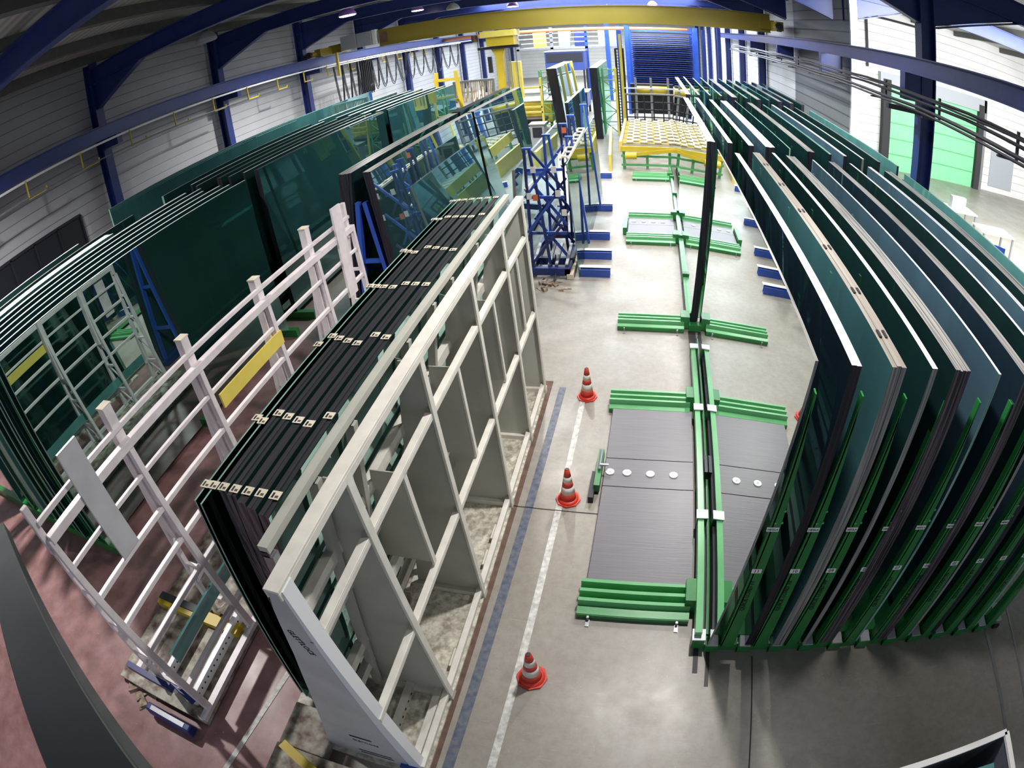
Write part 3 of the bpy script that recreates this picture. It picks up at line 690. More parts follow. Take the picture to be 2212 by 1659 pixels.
for k, y in enumerate([2.62, 3.95, 5.2, 6.35]):
    b_ = MB(); b_.beam((xo(1.36) - 0.03, y, 1.4), (xo(2.46) - 0.03, y, 2.46), 0.05, 0.018, up=(1, 0, 0)); b_.build('strut', 'white_paint', t)
    b_ = MB(); b_.prism([(xo(1.4) - 0.03, y, 1.4), (xi(1.4), y, 1.4), (xi(2.4), y, 2.4), (xo(2.4) - 0.03, y, 2.4)], (0, 0.01, 0)); b_.build('web_plate', 'panel_grey', t)
# wide tapered end plate at the near end
ep = MB(); ep.prism([(-1.69, YN, 2.98), (-1.60, YN, 2.98), (-1.62, YN, 1.6), (-1.68, YN, 0.0), (-2.50, YN, 0.0), (-2.12, YN, 1.3), (-1.88, YN, 2.2), (-1.76, YN, 2.75)], (0, 0.03, 0))
epo = ep.build('end_plate', 'plate_grey', t, bevel=0.004)
b_ = MB(); b_.prism([(-1.605, YN - 0.005, 2.98), (-1.585, YN - 0.005, 2.98), (-1.53, YN - 0.005, 0.0), (-1.66, YN - 0.005, 0.0), (-1.625, YN - 0.005, 1.6)], (0, 0.10, 0)); b_.build('end_flange', 'white_cap', t)
text('GLETTLOCE', 0.062, Matrix.Translation((-1.725, YN - 0.002, 2.42)) @ Matrix.Rotation(math.pi / 2, 4, 'X') @ Matrix.Rotation(R(-78), 4, 'Z'), epo, sx=0.8)
bl_ = MB(); bl_.box(-2.06, -1.86, YN - 0.003, YN, 0.62, 0.655); bl_.build('stencil_bar', 'ink', epo)
text('GLETTLOCE', 0.055, Matrix.Translation((-1.95, YN - 0.002, 0.52)) @ Matrix.Rotation(math.pi / 2, 4, 'X') @ Matrix.Rotation(R(-4), 4, 'Z'), epo, sx=0.8)
for z in (0.20, 0.13):
    bl_ = MB(); bl_.box(-2.12, -1.80, YN - 0.003, YN, z, z + 0.022); bl_.build('stencil_bar', 'ink', epo)
# square tube uprights behind the inner beam
for k, y in enumerate([1.35, 1.92, 2.45, 3.45, 4.05, 4.55, 5.4]):
    b_ = MB(); xt, xb = -1.84, -2.27
    b_.hexa([(xb, y, 0.1), (xb + 0.07, y, 0.1), (xb + 0.07, y + 0.06, 0.1), (xb, y + 0.06, 0.1), (xt, y, 2.95), (xt + 0.07, y, 2.95), (xt + 0.07, y + 0.06, 2.95), (xt, y + 0.06, 2.95)])
    b_.build('square_tube', 'steel' if k < 1 else 'panel_grey', t)
    b_ = MB(); b_.box(xt - 0.01, xt + 0.05, y, y + 0.05, 2.94, 2.99); b_.build('tube_cap', 'dark_steel', t)
# perforated rails on the base and tread plate
MB().box(-3.0, xo(0) + 0.0, 1.1, 7.0, 0.0, 0.035).build('tread_plate', 'tread', t)
for x in (-1.95, -1.66):
    pr = MB(); pr.box(x, x + 0.07, 1.2, 2.1, 0.035, 0.13); pro = pr.build('perforated_rail', 'white_paint', t)
    for i in range(9):
        b_ = MB(); b_.tube([(x + 0.069, 1.28 + i * 0.09, 0.085), (x + 0.072, 1.28 + i * 0.09, 0.085)], 0.016, 8); b_.build('hole', 'black_rubber', pro)
for y in (3.6, 3.98, 2.3):
    b_ = MB(); b_.tube([(-1.60, y, 0.035), (-1.60, y, 0.10), (-1.60, y + 0.2, 0.10), (-1.60, y + 0.2, 0.035)], 0.018, 6); b_.build('lashing_eye', 'white_paint', t)
for y in (1.6, 2.9, 4.2, 5.4, 6.6): MB().box(-2.98, -2.24, y, y + 0.14, 0.035, 0.17).build('support_ledge', 'base_dirty', t)
single(MB().box(-1.74, -1.56, 1.10, 1.26, 0.036, 0.12), 'plastic_clamp', 'blue_bright', 'small bright blue clamp at the foot of the cream rack', 'clamp', (-1.65, 1.18, 0.036), bevel=0.01)

# seven packs leaning on the rack, paper tags across the top edges
pk = [('glass pack leaning closest to the cream rack beam, purple black edge', -1.893, 0.072, 'glass_dark', 'edge_matt', 'edge_purple', 2, 1.50),
      ('second dark glass pack from the cream rack beam', -1.998, 0.068, 'glass_dark', 'edge_matt', 'edge_purple', 2, 1.53),
      ('third dark glass pack from the cream rack beam', -2.100, 0.068, 'glass_dark', 'edge_matt', 'edge_purple', 2, 1.56),
      ('fourth dark glass pack from the cream rack beam', -2.202, 0.068, 'glass_dark', 'edge_matt', 'edge_purple', 2, 1.60),
      ('fifth dark glass pack, outermost of the black topped ones', -2.30, 0.064, 'glass_dark', 'edge_matt', 'edge_purple', 2, 1.64),
      ('clear greenish glass sheet outside the black topped packs', -2.36, 0.014, 'glass_clear', 'edge_green', 'edge_green', 1, 1.50),
      ('outermost clear glass sheet on the cream rack, nearest the white ladder frame', -2.43, 0.014, 'glass_clear', 'edge_green', 'edge_green', 1, 1.52)]
tagy = [(1.66, 0.0), (2.33, 0.03), (3.30, 0.04), (4.22, 0.02), (5.05, 0.04), (6.03, 0.02), (6.72, 0.0)]
for k, (lb, x, th, fc, tp, en, sh, y0) in enumerate(pk):
    o = pack(lb, x + th - 0.04, y0 + 0.03, 6.82 + 0.02 * (k % 2), th, fc, tp, en, zt=3.05 - 0.004 * k, zb=0.17, lean=0.16, side=-1, sheets=sh, group='packs on the cream rack')
    for j, (ty, jit) in enumerate(tagy):
        y = ty + jit * ((k * 5 + j * 3) % 4 - 1.5); cx = x + th / 2 - 0.04; z = 3.054 - 0.004 * k
        b_ = MB(); b_.box(cx - 0.034, cx + 0.034, y, y + 0.065, z, z + 0.003); b_.box(cx - 0.036, cx - 0.033, y + 0.01, y + 0.055, z - 0.03, z)
        tg = b_.build('paper_tag', 'wood_pale', o, label='cream paper tag with dark print')
        MB().box(cx - 0.022, cx - 0.008, y + 0.01, y + 0.05, z + 0.003, z + 0.004).build('print', 'ink', tg)
        MB().box(cx + 0.002, cx + 0.024, y + 0.012, y + 0.03, z + 0.003, z + 0.004).build('print', 'rust', tg)

# timber block and yellow fork at the near foot of the cream rack
b_ = MB(); b_.box(-2.95, -2.45, 0.95, 1.45, 0.0, 0.14)
single(b_, 'timber_block', 'base_dirty', 'weathered timber block under the near end of the dark packs', 'timber', (-2.7, 1.2, 0), bevel=0.01)
b_ = MB(); b_.beam((-2.86, 0.93, 0.20), (-2.1, 0.62, 0.20), 0.10, 0.06)
fk = single(b_, 'steel_fork', 'yellow_paint', 'worn yellow steel fork lying before the cream rack', 'fork', (-2.5, 0.8, 0.17))
MB().box(-2.95, -2.05, 0.5, 0.94, 0.0, 0.16).build('support', 'base_dirty', fk)

# ------------------------------------------------------------------ white ladder frame on its dirty base
t = thing('ladder_rack', 'white tubular ladder frame rack with a yellow board standing empty', 'glass rack', (-4.3, 3.8, 0))
WP = 'white_paint_pink'
XT, XB = -4.0, -3.92
posts = [(0.95, 3.08, 1), (2.12, 3.12, 0), (3.26, 3.06, 0), (4.55, 3.02, 0), (5.72, 3.14, 0), (6.75, 3.12, 1)]
for k, (y, zt, endp) in enumerate(posts):
    b_ = MB(); b_.hexa([(XB - 0.04, y, 0.1), (XB + 0.04, y, 0.1), (XB + 0.04, y + 0.09, 0.1), (XB - 0.04, y + 0.09, 0.1), (XT - 0.03, y, 2.75), (XT + 0.03, y, 2.75), (XT + 0.03, y + 0.06, 2.75), (XT - 0.03, y + 0.06, 2.75)])
    b_.build('upright', WP, t, bevel=0.006)
    # inner post with a capped top, back leg fanning out to the base
    w_ = 0.05 if endp else 0.09
    b_ = MB(); b_.box(XT - 0.05 - w_, XT - 0.04, y - 0.02, y + w_, 1.6 if not endp else 2.6, zt); b_.build('post_head', WP, t, bevel=0.008)
    if not endp:
        b_ = MB(); b_.box(XT - 0.055 - w_, XT - 0.035, y - 0.025, y + w_ + 0.005, zt, zt + 0.015); b_.build('post_cap', 'wood_pale', t)
    b_ = MB(); b_.beam((XT - 0.1, y + 0.03, 2.6), (XT - 0.42, y + 0.03, 0.1), 0.06, 0.06, up=(0, 1, 0)); b_.build('back_leg', WP, t, bevel=0.005)
    for z in (0.55, 1.1, 1.6, 2.1):
        xb_ = XT - 0.1 - (2.6 - z) / 2.5 * 0.32
        b_ = MB(); b_.beam((xb_, y + 0.03, z), (XB - (z / 2.75) * 0.08, y + 0.03, z + 0.0), 0.04, 0.04, up=(0, 1, 0)); b_.build('rung', WP, t)
    for z in (0.15, 0.75, 1.35):
        xb_ = XT - 0.1 - (2.6 - z) / 2.5 * 0.32
        b_ = MB(); b_.beam((xb_, y + 0.03, z), (XB - 0.03, y + 0.03, z + 0.42), 0.028, 0.028, up=(0, 1, 0)); b_.build('brace', WP, t)
for z, w_ in ((2.90, 0.045), (2.74, 0.08), (2.42, 0.04), (2.02, 0.05), (1.62, 0.05), (1.22, 0.05), (0.52, 0.06)):
    x = XT - 0.04 if z > 2.8 else XT + 0.0 + (2.74 - z) * 0.03
    b_ = MB(); b_.box(x - w_ / 2, x + w_ / 2, 0.98, 6.8, z - w_ / 2, z + w_ / 2); b_.build('long_rail', WP, t, bevel=0.005)
b_ = MB(); b_.box(XT + 0.035, XT + 0.06, 3.38, 4.62, 2.20, 2.36); b_.build('yellow_board', 'yellow_bright', t, label='bright yellow board')
for y in (1.45, 6.25):
    b_ = MB(); b_.box(XT + 0.03, XT + 0.06, y, y + 0.24, 2.05 if y < 3 else 1.9, 3.2); b_.build('wide_board', 'plate_grey' if y < 3 else WP, t, label='wide pale board')
b_ = MB(); b_.box(XT - 0.12, XT - 0.09, 1.2, 6.6, 0.62, 0.80); b_.build('teal_strip', 'glass_aqua', t)
# base
MB().box(-5.35, -3.86, 0.8, 7.1, 0.02, 0.085).build('base_plate', 'base_dirty', t)
for x in (-4.62, -4.12):
    pr = MB(); pr.box(x, x + 0.06, 0.95, 2.25, 0.085, 0.22); pro = pr.build('perforated_rail', 'white_cap', t)
    for i in range(15):
        b_ = MB(); b_.tube([(x + 0.059, 1.0 + i * 0.08, 0.16), (x + 0.063, 1.0 + i * 0.08, 0.16)], 0.013, 8); b_.build('hole', 'black_rubber', pro)
b_ = MB(); b_.box(-5.1, -5.02, 1.0, 7.0, 0.085, 0.17); b_.build('base_rail', WP, t)
b_ = MB(); b_.box(-3.93, -3.85, 0.82, 7.1, 0.085, 0.14); b_.build('base_rail', WP, t)
b_ = MB(); b_.box(-5.35, -4.0, 1.95, 2.10, 0.085, 0.17); b_.build('crossbar', 'yellow_paint', t)
MB().box(-5.35, -4.6, 2.02, 2.12, 0.17, 0.19).build('crossbar_pad', 'black_rubber', t)
b_ = MB(); b_.box(-4.8, -4.1, 0.86, 0.93, 0.5, 0.6); b_.build('end_bar', 'blue_paint', t)
rt = thing('ratchet_box', 'dark blue box with a white label on the foot of the ladder frame', 'box', (-4.1, 1.05, 0.22))
b_ = MB(); b_.prism([(-4.32, 0.98, 0.22), (-4.02, 0.90, 0.22), (-3.98, 1.02, 0.22), (-4.28, 1.12, 0.22)], (0, 0, 0.16)); b_.build('body', 'blue_paint', rt, bevel=0.012)
MB().box(-4.25, -4.15, 0.99, 1.07, 0.382, 0.386).build('label', 'label_white', rt)
b_ = MB(); b_.hexa([(-4.66, 0.56, 0.03), (-3.96, 0.56, 0.03), (-3.96, 0.70, 0.03), (-4.66, 0.70, 0.03), (-4.66, 0.58, 0.17), (-3.96, 0.58, 0.17), (-3.96, 0.68, 0.17), (-4.66, 0.68, 0.17)])
tr_ = single(b_, 'floor_trough', 'blue_paint', 'blue metal trough on the floor at the near end of the ladder frame', 'trough', (-4.3, 0.63, 0.03), bevel=0.02)
MB().box(-4.58, -4.05, 0.60, 0.66, 0.171, 0.175).build('inlay', 'steel', tr_)
b_ = MB()
for k in range(7):
    a = random.uniform(0, 3); x = -5.0 + random.uniform(-0.35, 0.35); y = 0.85 + random.uniform(-0.3, 0.2)
    b_.prism([(x, y, 0.002), (x + 0.2 * math.cos(a), y + 0.2 * math.sin(a), 0.002), (x + 0.12 * math.cos(a + 1.3), y + 0.12 * math.sin(a + 1.3), 0.002)], (0, 0, 0.008 + 0.004 * k))
tag(single(b_, 'debris', 'debris', 'torn film and scraps on the red floor before the ladder frame', 'debris', (-5.0, 0.85, 0)), kind='stuff')

# ------------------------------------------------------------------ left bank of racks
def lrow(y0, y1, items, where, group):
    for i, (x, th, fc, tp, en, sh, zt, da, db) in enumerate(items):
        pack('%s, %s' % (where[0], where[1][i]), x, y0 + da, y1 + db, th, fc, tp, en, zt=zt, lean=-0.03, side=-1, sheets=sh, group=group)
names1 = ['frontmost reflecting the white ladder frame', 'second from the aisle with a white top', 'third from the aisle with a white top', 'fourth from the aisle with a white top', 'fifth from the aisle with a white top',
          'sixth with a pale violet top', 'broad one with a bright pale blue top', 'dark one behind the broad bright top', 'last one toward the wall with the window']
lrow(2.45, 8.35, [(-7.0, 0.035, 'glass_mirror2', 'edge_white', 'edge_green', 1, 3.36, 0, 0), (-7.30, 0.05, 'glass_green', 'edge_white', 'edge_green', 1, 3.36, 0.02, -0.12), (-7.62, 0.05, 'glass_green', 'edge_white', 'edge_green', 1, 3.36, -.05, -0.05),
 (-7.95, 0.06, 'glass_green', 'edge_white', 'edge_green', 2, 3.36, 0, -0.2), (-8.30, 0.05, 'glass_green', 'edge_white', 'edge_green', 1, 3.36, 0, 0.1), (-8.65, 0.07, 'glass_green', 'edge_white', 'edge_green', 2, 3.36, 0, 0),
 (-9.0, 0.30, 'glass_aqua', 'edge_white', 'edge_green', 6, 3.36, 0, -1.9), (-9.6, 0.06, 'glass_dark', 'edge_grey', 'edge_green', 1, 3.36, 0, -0.8), (-10.2, 0.08, 'glass_dark', 'edge_white', 'edge_green', 1, 3.36, 0, -2.0)],
 ('glass pack of the near left bank', names1), 'glass packs of the near left bank')
names2 = ['frontmost with dark green face', 'second from the aisle', 'third with a narrow white edge', 'fourth with a black top', 'fifth toward the wall', 'sixth toward the wall', 'seventh with a pale edge', 'tall teal one by the wall']
lrow(9.1, 15.2, [(-7.25, 0.12, 'glass_green', 'edge_black', 'edge_black', 3, 3.36, 0, 0), (-7.62, 0.05, 'glass_dark', 'edge_white', 'edge_black', 1, 3.36, 0, 0), (-7.95, 0.05, 'glass_dark', 'edge_grey', 'edge_black', 1, 3.36, -.1, 0),
 (-8.3, 0.12, 'glass_dark', 'edge_black', 'edge_black', 3, 3.36, 0, 0), (-8.75, 0.05, 'glass_dark', 'edge_grey', 'edge_black', 1, 3.36, -0.3, 0), (-9.2, 0.06, 'glass_green', 'edge_white', 'edge_black', 1, 3.36, 0, 0), (-9.7, 0.06, 'glass_green', 'edge_grey', 'edge_green', 2, 3.36, -.5, 0), (-10.9, 0.05, 'glass_sea', 'edge_green', 'edge_green', 1, 3.55, -1.2, 1)],
 ('glass pack of the second left bank', names2), 'glass packs of the second left bank')
names3 = ['frontmost with blue green face', 'second with a white top', 'third with a broad white top', 'fourth with a pale top', 'fifth toward the wall', 'sixth toward the wall', 'last teal one by the wall']
lrow(15.5, 21.6, [(-7.25, 0.04, 'glass_sea', 'edge_white', 'edge_black', 1, 3.36, 0, 0), (-7.55, 0.10, 'glass_green', 'edge_white', 'edge_green', 2, 3.36, 0, 0), (-7.95, 0.16, 'glass_green', 'edge_white', 'edge_green', 3, 3.36, -.1, 0),
 (-8.5, 0.08, 'glass_sea', 'edge_white', 'edge_green', 2, 3.36, 0, 0), (-8.95, 0.06, 'glass_dark', 'edge_white', 'edge_green', 1, 3.36, 0, 0), (-9.6, 0.06, 'glass_sea', 'edge_white', 'edge_green', 1, 3.36, 0, 0), (-11.2, 0.05, 'glass_sea', 'edge_green', 'edge_green', 1, 3.5, -1.0, 1)],
 ('glass pack of the third left bank', names3), 'glass packs of the third left bank')
nfr = ['beside the ladder frame', 'behind the dark stack', 'before the yellow suction frame']
for k, (y0, y1) in enumerate(((2.4, 8.4), (9.0, 15.2), (15.5, 21.6))):
    t = thing('glass_rack', 'green rack frame under the left glass bank, the part %s' % nfr[k], 'glass rack', (-8.6, (y0 + y1) / 2, 0), 'green frames of the left banks')
    for y in (y0 + 0.05, (y0 + y1) / 2, y1 - 0.1):
        MB().box(-11.6, -6.7, y, y + 0.12, 0.0, 0.16).build('cross_beam', 'green_paint', t)
    for i in range(10):
        x = -7.13 - 0.33 * i - (0.28 if k else 0)
        if any(o_.get('group') == ['glass packs of the near left bank', 'glass packs of the second left bank', 'glass packs of the third left bank'][k] and min(v.co.x for v in o_.data.vertices) + o_.location.x - 0.05 < x < max(v.co.x for v in o_.data.vertices) + o_.location.x + 0.06 for o_ in list(C.objects) if o_.type == 'MESH'): continue
        for y in (y0 + 0.1, y0 + 3, y1 - 0.15):
            b_ = MB(); b_.hexa([(x - 0.05, y, 0.14), (x + 0.03, y, 0.14), (x + 0.03, y + 0.1, 0.14), (x - 0.05, y + 0.1, 0.14), (x - 0.02, y, 3.0), (x + 0.02, y, 3.0), (x + 0.02, y + 0.05, 3.0), (x - 0.02, y + 0.05, 3.0)])
            b_.build('post', 'green_paint', t)

# ------------------------------------------------------------------ blue A-frame stands with packs in the middle
def aframe(label, x, y0, y1, hw, zt):
    t = thing('a_frame_stand', label, 'glass stand', (x, (y0 + y1) / 2, 0), 'blue stands between the aisles')
    for y in [y0 + (y1 - y0) * k / 3 for k in range(4)]:
        for s in (-1, 1):
            b_ = MB(); b_.beam((x + s * hw, y, 0.15), (x + s * 0.06, y, zt), 0.07, 0.1, up=(0, 1, 0)); b_.build('leg', 'blue_bright', t)
        for z in (0.9, 1.9):
            w_ = hw * (1 - z / zt) + 0.06
            MB().box(x - w_, x + w_, y - 0.03, y + 0.03, z, z + 0.06).build('crossbar', 'blue_bright', t)
    for s in (-1, 1): MB().box(x + s * hw - 0.12, x + s * hw + 0.12, y0 - 0.1, y1 + 0.1, 0.0, 0.15).build('base_rail', 'blue_paint', t)
    return t
aframe('blue stand between the two leaning black edged packs', -4.14, 7.45, 12.4, 0.42, 2.9)
aframe('blue stand under the farther pair of leaning packs', -4.14, 13.0, 17.6, 0.42, 2.9)
pack('black edged glass pack leaning on the left side of the blue stand', -4.22, 7.42, 12.7, 0.22, 'glass_dark', 'edge_grey', 'edge_black', zt=3.38, zb=0.17, lean=0.13, side=-1, sheets=5, group='packs on the blue stands')
pack('reflecting glass pack leaning on the right side of the near blue stand', -3.86, 7.36, 12.55, 0.13, 'glass_blue', 'edge_beige', 'edge_black', zt=3.38, zb=0.17, lean=-0.10, side=-1, sheets=4, group='packs on the blue stands')
pack('farther black topped glass pack on the left of the second blue stand', -4.22, 12.85, 18.0, 0.2, 'glass_dark', 'edge_black', 'edge_black', zt=3.38, zb=0.17, lean=0.13, side=-1, sheets=4, group='packs on the blue stands')
pack('farther reflecting glass pack with grey top and rounded far corner', -3.86, 12.72, 17.9, 0.16, 'glass_blue', 'edge_grey', 'edge_black', zt=3.38, zb=0.17, lean=-0.10, side=-1, sheets=5, group='packs on the blue stands')

# blue lattice trolley with frames, panes and labels
t = thing('lattice_trolley', 'tangled blue steel trolley with tall narrow frames and paper labels', 'trolley', (-2.1, 12.6, 0))
BX = 'blue_bright'
for x in (-2.5, -1.72): MB().box(x - 0.05, x + 0.05, 10.85, 15.2, 0.08, 0.22).build('base_rail', 'blue_paint', t)
for y in (10.85, 11.4, 13, 15.1): MB().box(-2.55, -1.67, y, y + 0.1, 0.08, 0.24).build('cross_beam', 'blue_paint', t)
for k, (x, y, zt) in enumerate([(-2.45, 11.0, 2.75), (-2.2, 11.9, 2.85), (-2.0, 13.0, 2.9), (-1.8, 12.4, 2.7), (-1.95, 14.0, 2.95), (-1.72, 14.9, 3.1)]):
    for s, dx in ((-1, 0), (1, 0.26)):
        b_ = MB(); b_.beam((x + dx + (0.12 if s > 0 else 0), y, 0.2), (x + 0.02 + (0.10 if s > 0 else 0), y, zt), 0.05, 0.07, up=(0, 1, 0)); b_.build('upright', BX if k % 2 else 'blue_paint', t)
    MB().box(x - 0.02, x + 0.16, y - 0.04, y + 0.04, zt, zt + 0.04).build('head', BX, t)
    b_ = MB(); b_.beam((x - 0.02, y - 0.02, 1.9), (x + 0.18, y + 0.3, 2.05), 0.05, 0.08); b_.build('plastic_sleeve', 'label_white', t)
for k in range(11):
    y = 10.95 + (k % 4) * 0.45; z = 0.25 + (k // 4) * 0.75
    b_ = MB(); a_ = (-2.48, y, z); c_ = (-1.78, y + 0.05, z + 0.9)
    if k % 2: a_, c_ = (-1.74, y, z), (-2.42, y + 0.05, z + 0.9)
    b_.beam(a_, c_, 0.05, 0.05, up=(0, 1, 0)); b_.build('brace', BX if k % 3 else 'blue_paint', t)
for x in (-2.42, -2.1, -1.95, -1.74):
    b_ = MB(); b_.beam((x, 10.95, 0.26), (x + 0.02, 11.7, 0.45), 0.06, 0.06); b_.build('pad_arm', 'steel', t)
for (x, y, z, m_) in [(-2.42, 10.84, 1.75, 'label_white'), (-2.30, 10.84, 1.72, 'pink_paper'), (-2.3, 10.84, 2.3, 'label_white'), (-1.85, 10.84, 1.8, 'label_white'), (-1.9, 10.84, 2.3, 'label_white'), (-1.95, 12.9, 2.72, 'pink_paper'), (-1.75, 10.84, 1.4, 'label_white')]:
    MB().box(x, x + 0.1, y - 0.01, y, z, z + 0.13).build('paper_label', m_, t)
for z in (0.8, 1.6, 2.2): MB().box(-2.5, -1.75, 11.35, 11.4, z, z + 0.06).build('crossbar', BX, t)
pack('slim dark glass pack with grey top edge between cream rack and blue trolley', -2.62, 10.9, 16.6, 0.06, 'glass_blue', 'edge_black', 'edge_grey', zt=2.35, zb=0.0, lean=0.05, side=-1, sheets=2)
pack('tall pale see-through glass sheet leaning on the right of the blue trolley', -1.62, 10.95, 17.2, 0.02, 'glass_clear', 'edge_green', 'edge_green', zt=2.45, zb=0.0, lean=-0.05, side=1, cat='glass sheet', name='glass_sheet')
pk_ = thing('wood_plank', 'long pale wooden plank on the floor along the clear glass sheet', 'plank', (-1.62, 12.5, 0))
b_ = MB(); b_.beam((-1.66, 10.82, 0.06), (-1.70, 14.1, 0.06), 0.13, 0.10); b_.build('plank', 'wood_pale', pk_)
b_ = MB(); b_.beam((-1.66, 12.4, 0.13), (-1.68, 14.0, 0.13), 0.10, 0.03); b_.build('top_board', 'wood', pk_)
ld = thing('wood_rack', 'pale slatted wooden rack resting on top of the clear sheet', 'slatted rack', (-1.55, 13.5, 2.0))
for dx in (0, 0.16):
    b_ = MB(); b_.beam((-1.78 + dx, 11.3, 2.46), (-1.78 + dx, 14.6, 2.52), 0.035, 0.05); b_.build('side_rail', 'wood_pale', ld)
for i in range(8):
    y = 11.4 + i * 0.44; MB().box(-1.77, -1.60, y, y + 0.07, 2.47 + i * 0.008, 2.50 + i * 0.008).build('slat', 'wood_pale', ld)
b_ = MB()
for k in range(12):
    a = random.uniform(0, 3); x = -1.9 + random.uniform(-0.3, 0.3); y = 10.45 + random.uniform(-0.2, 0.2)
    b_.prism([(x, y, 0.002), (x + 0.16 * math.cos(a), y + 0.16 * math.sin(a), 0.002), (x + 0.1 * math.cos(a + 1.3), y + 0.1 * math.sin(a + 1.3), 0.002)], (0, 0, 0.012 + 0.004 * k))
tag(single(b_, 'debris', 'debris', 'scraps of wood and film in front of the blue trolley', 'debris', (-1.9, 10.5, 0)), kind='stuff')
MBc = MB().tube([(-2.2, 10.8, 0.02), (-2.25, 10.6, 0.02), (-2.1, 10.5, 0.02), (-1.95, 10.75, 0.03), (-2.0, 11.2, 0.4)], 0.018, 6)
single(MBc, 'hose', 'black_rubber', 'black hose curling out of the blue trolley base', 'hose', (-2.1, 10.7, 0), smooth=True)

# ------------------------------------------------------------------ far packs, lattice tower, safety fences
pack('tall glass pack with white top at the back, left of the yellow strapped one', -4.0, 26.4, 32.5, 0.45, 'glass_blue', 'edge_white', 'edge_black', zt=3.4, zb=0.0, lean=-0.10, side=-1, sheets=5, group='far packs')
pack('black edged glass pack with pale top before the ladder-like tower', -2.15, 26.0, 33.0, 0.34, 'glass_dark', 'edge_white', 'edge_black', zt=3.4, zb=0.0, lean=-0.03, side=-1, sheets=5, group='far packs')
pack('lower dark pane standing between the two far packs', -2.75, 20.2, 25.8, 0.12, 'glass_blue', 'edge_grey', 'edge_black', zt=2.5, zb=0.0, lean=-0.05, side=-1, sheets=2, group='far packs')
for k, (x, y) in enumerate([(-3.86, 28.5), (-3.86, 30.8)]):
    b_ = MB(); b_.beam((x + 0.35, y, 0.2), (x, y, 3.5), 0.12, 0.08, up=(0, 1, 0))
    single(b_, 'strap_post', 'yellow_bright', ['pale yellow post leaning on the white topped far pack', 'farther yellow post leaning on the white topped far pack'][k], 'post', (x, y, 0.2))
tw = thing('lattice_tower', 'green lattice tower beside a yellow post behind the far packs', 'tower', (-1.95, 27.6, 0))
for dx, dy in ((-0.3, 0), (0.3, 0), (-0.3, 0.5), (0.3, 0.5)): MB().box(-1.75 + dx - 0.03, -1.75 + dx + 0.03, 27.3 + dy, 27.36 + dy, 0, 3.3).build('upright', 'green_light', tw)
for i in range(6):
    z = 0.1 + i * 0.52; s = 1 if i % 2 else -1
    b_ = MB(); b_.beam((-1.75 - 0.3 * s, 27.3, z), (-1.75 + 0.3 * s, 27.3, z + 0.52), 0.04, 0.04, up=(0, 1, 0)); b_.build('brace', 'green_light', tw)
    MB().box(-2.05, -1.45, 27.28, 27.34, z + 0.5, z + 0.54).build('crossbar', 'green_light', tw)
def post(x, y, z1, w_, m_, label, cat='post', name='fence_post'):
    return single(MB().box(x - w_ / 2, x + w_ / 2, y - w_ / 2, y + w_ / 2, 0, z1), name, m_, label, cat, (x, y, 0))
post(-1.42, 27.2, 3.3, 0.10, 'yellow_bright', 'yellow post right of the green lattice tower')
post(-1.15, 27.9, 5.0, 0.12, 'yellow_bright', 'tall yellow post left of the blue rack tower')
post(-5.9, 27.5, 3.2, 0.10, 'yellow_bright', 'yellow post behind the green lattice of the left aisle')
def mesh_fence(label, x0, x1, y, z0, z1, m_='mesh_dark', nx=12, nz=10, fr='mesh_dark', r=0.018):
    t = thing('mesh_fence', label, 'safety fence', ((x0 + x1) / 2, y, 0), 'safety fences')
    b_ = MB()
    for i in range(nx + 1):
        x = x0 + (x1 - x0) * i / nx; b_.box(x - r, x + r, y - r, y + r, z0, z1)
    for i in range(nz + 1):
        z = z0 + (z1 - z0) * i / nz; b_.box(x0, x1, y - r, y + r, z - r, z + r)
    b_.build('mesh', m_, t)
    b_ = MB(); b_.box(x0 - 0.05, x0 + 0.05, y - 0.05, y + 0.05, 0, z1 + 0.05); b_.build('fence_post', fr, t)
    b_ = MB(); b_.box(x1 - 0.05, x1 + 0.05, y - 0.05, y + 0.05, 0, z1 + 0.05); b_.build('fence_post', fr, t)
    b_ = MB(); b_.box(x0, x1, y - 0.04, y + 0.04, z1, z1 + 0.07); b_.build('top_rail', fr, t)
    return t
mesh_fence('black ladder-like mesh panel between the yellow posts', -1.4, -1.05, 28.2, 0, 4.2, nx=2, nz=28)
mesh_fence('dark mesh fence behind the roller table', -1.1, 2.1, 28.0, 0, 1.9, nx=7, nz=5, m_='dark_steel', fr='steel', r=0.028)
b_ = MB(); b_.box(-1.1, 4.4, 27.9, 27.96, 2.2, 2.27)
single(b_, 'guard_rail', 'white_cap', 'thin pale guard rail across the front of the blue rack tower', 'rail', (1.6, 27.93, 2.2))

# yellow roller table
t = thing('roller_table', 'yellow framed table of pale rollers with green legs', 'roller table', (0.25, 22.8, 0))
TX0, TX1, TY0, TY1, TZ = -1.02, 1.45, 20.2, 25.6, 1.0
for x in (TX0, TX1): MB().box(x - 0.05, x + 0.05, TY0, TY1, TZ - 0.35, TZ + 0.06).build('side_frame', 'yellow_bright', t)
for y in (TY0, TY1): MB().box(TX0, TX1, y - 0.04, y + 0.04, TZ - 0.30, TZ - 0.12).build('end_frame', 'yellow_paint', t)
k = 0
for i in range(16):
    y = TY0 + 0.25 + i * 0.335
    MB().box(TX0, TX1, y - 0.02, y + 0.02, TZ - 0.10, TZ - 0.04).build('roller_bar', 'yellow_bright' if i % 3 else 'wood', t)
    for j in range(5):
        x = TX0 + 0.2 + j * 0.5 + (0.2 if i % 2 else 0)
        b_ = MB(); b_.tube([(x, y, TZ), (x + 0.24, y, TZ)], 0.055, 8); b_.build('roller', 'wood_pale', t)
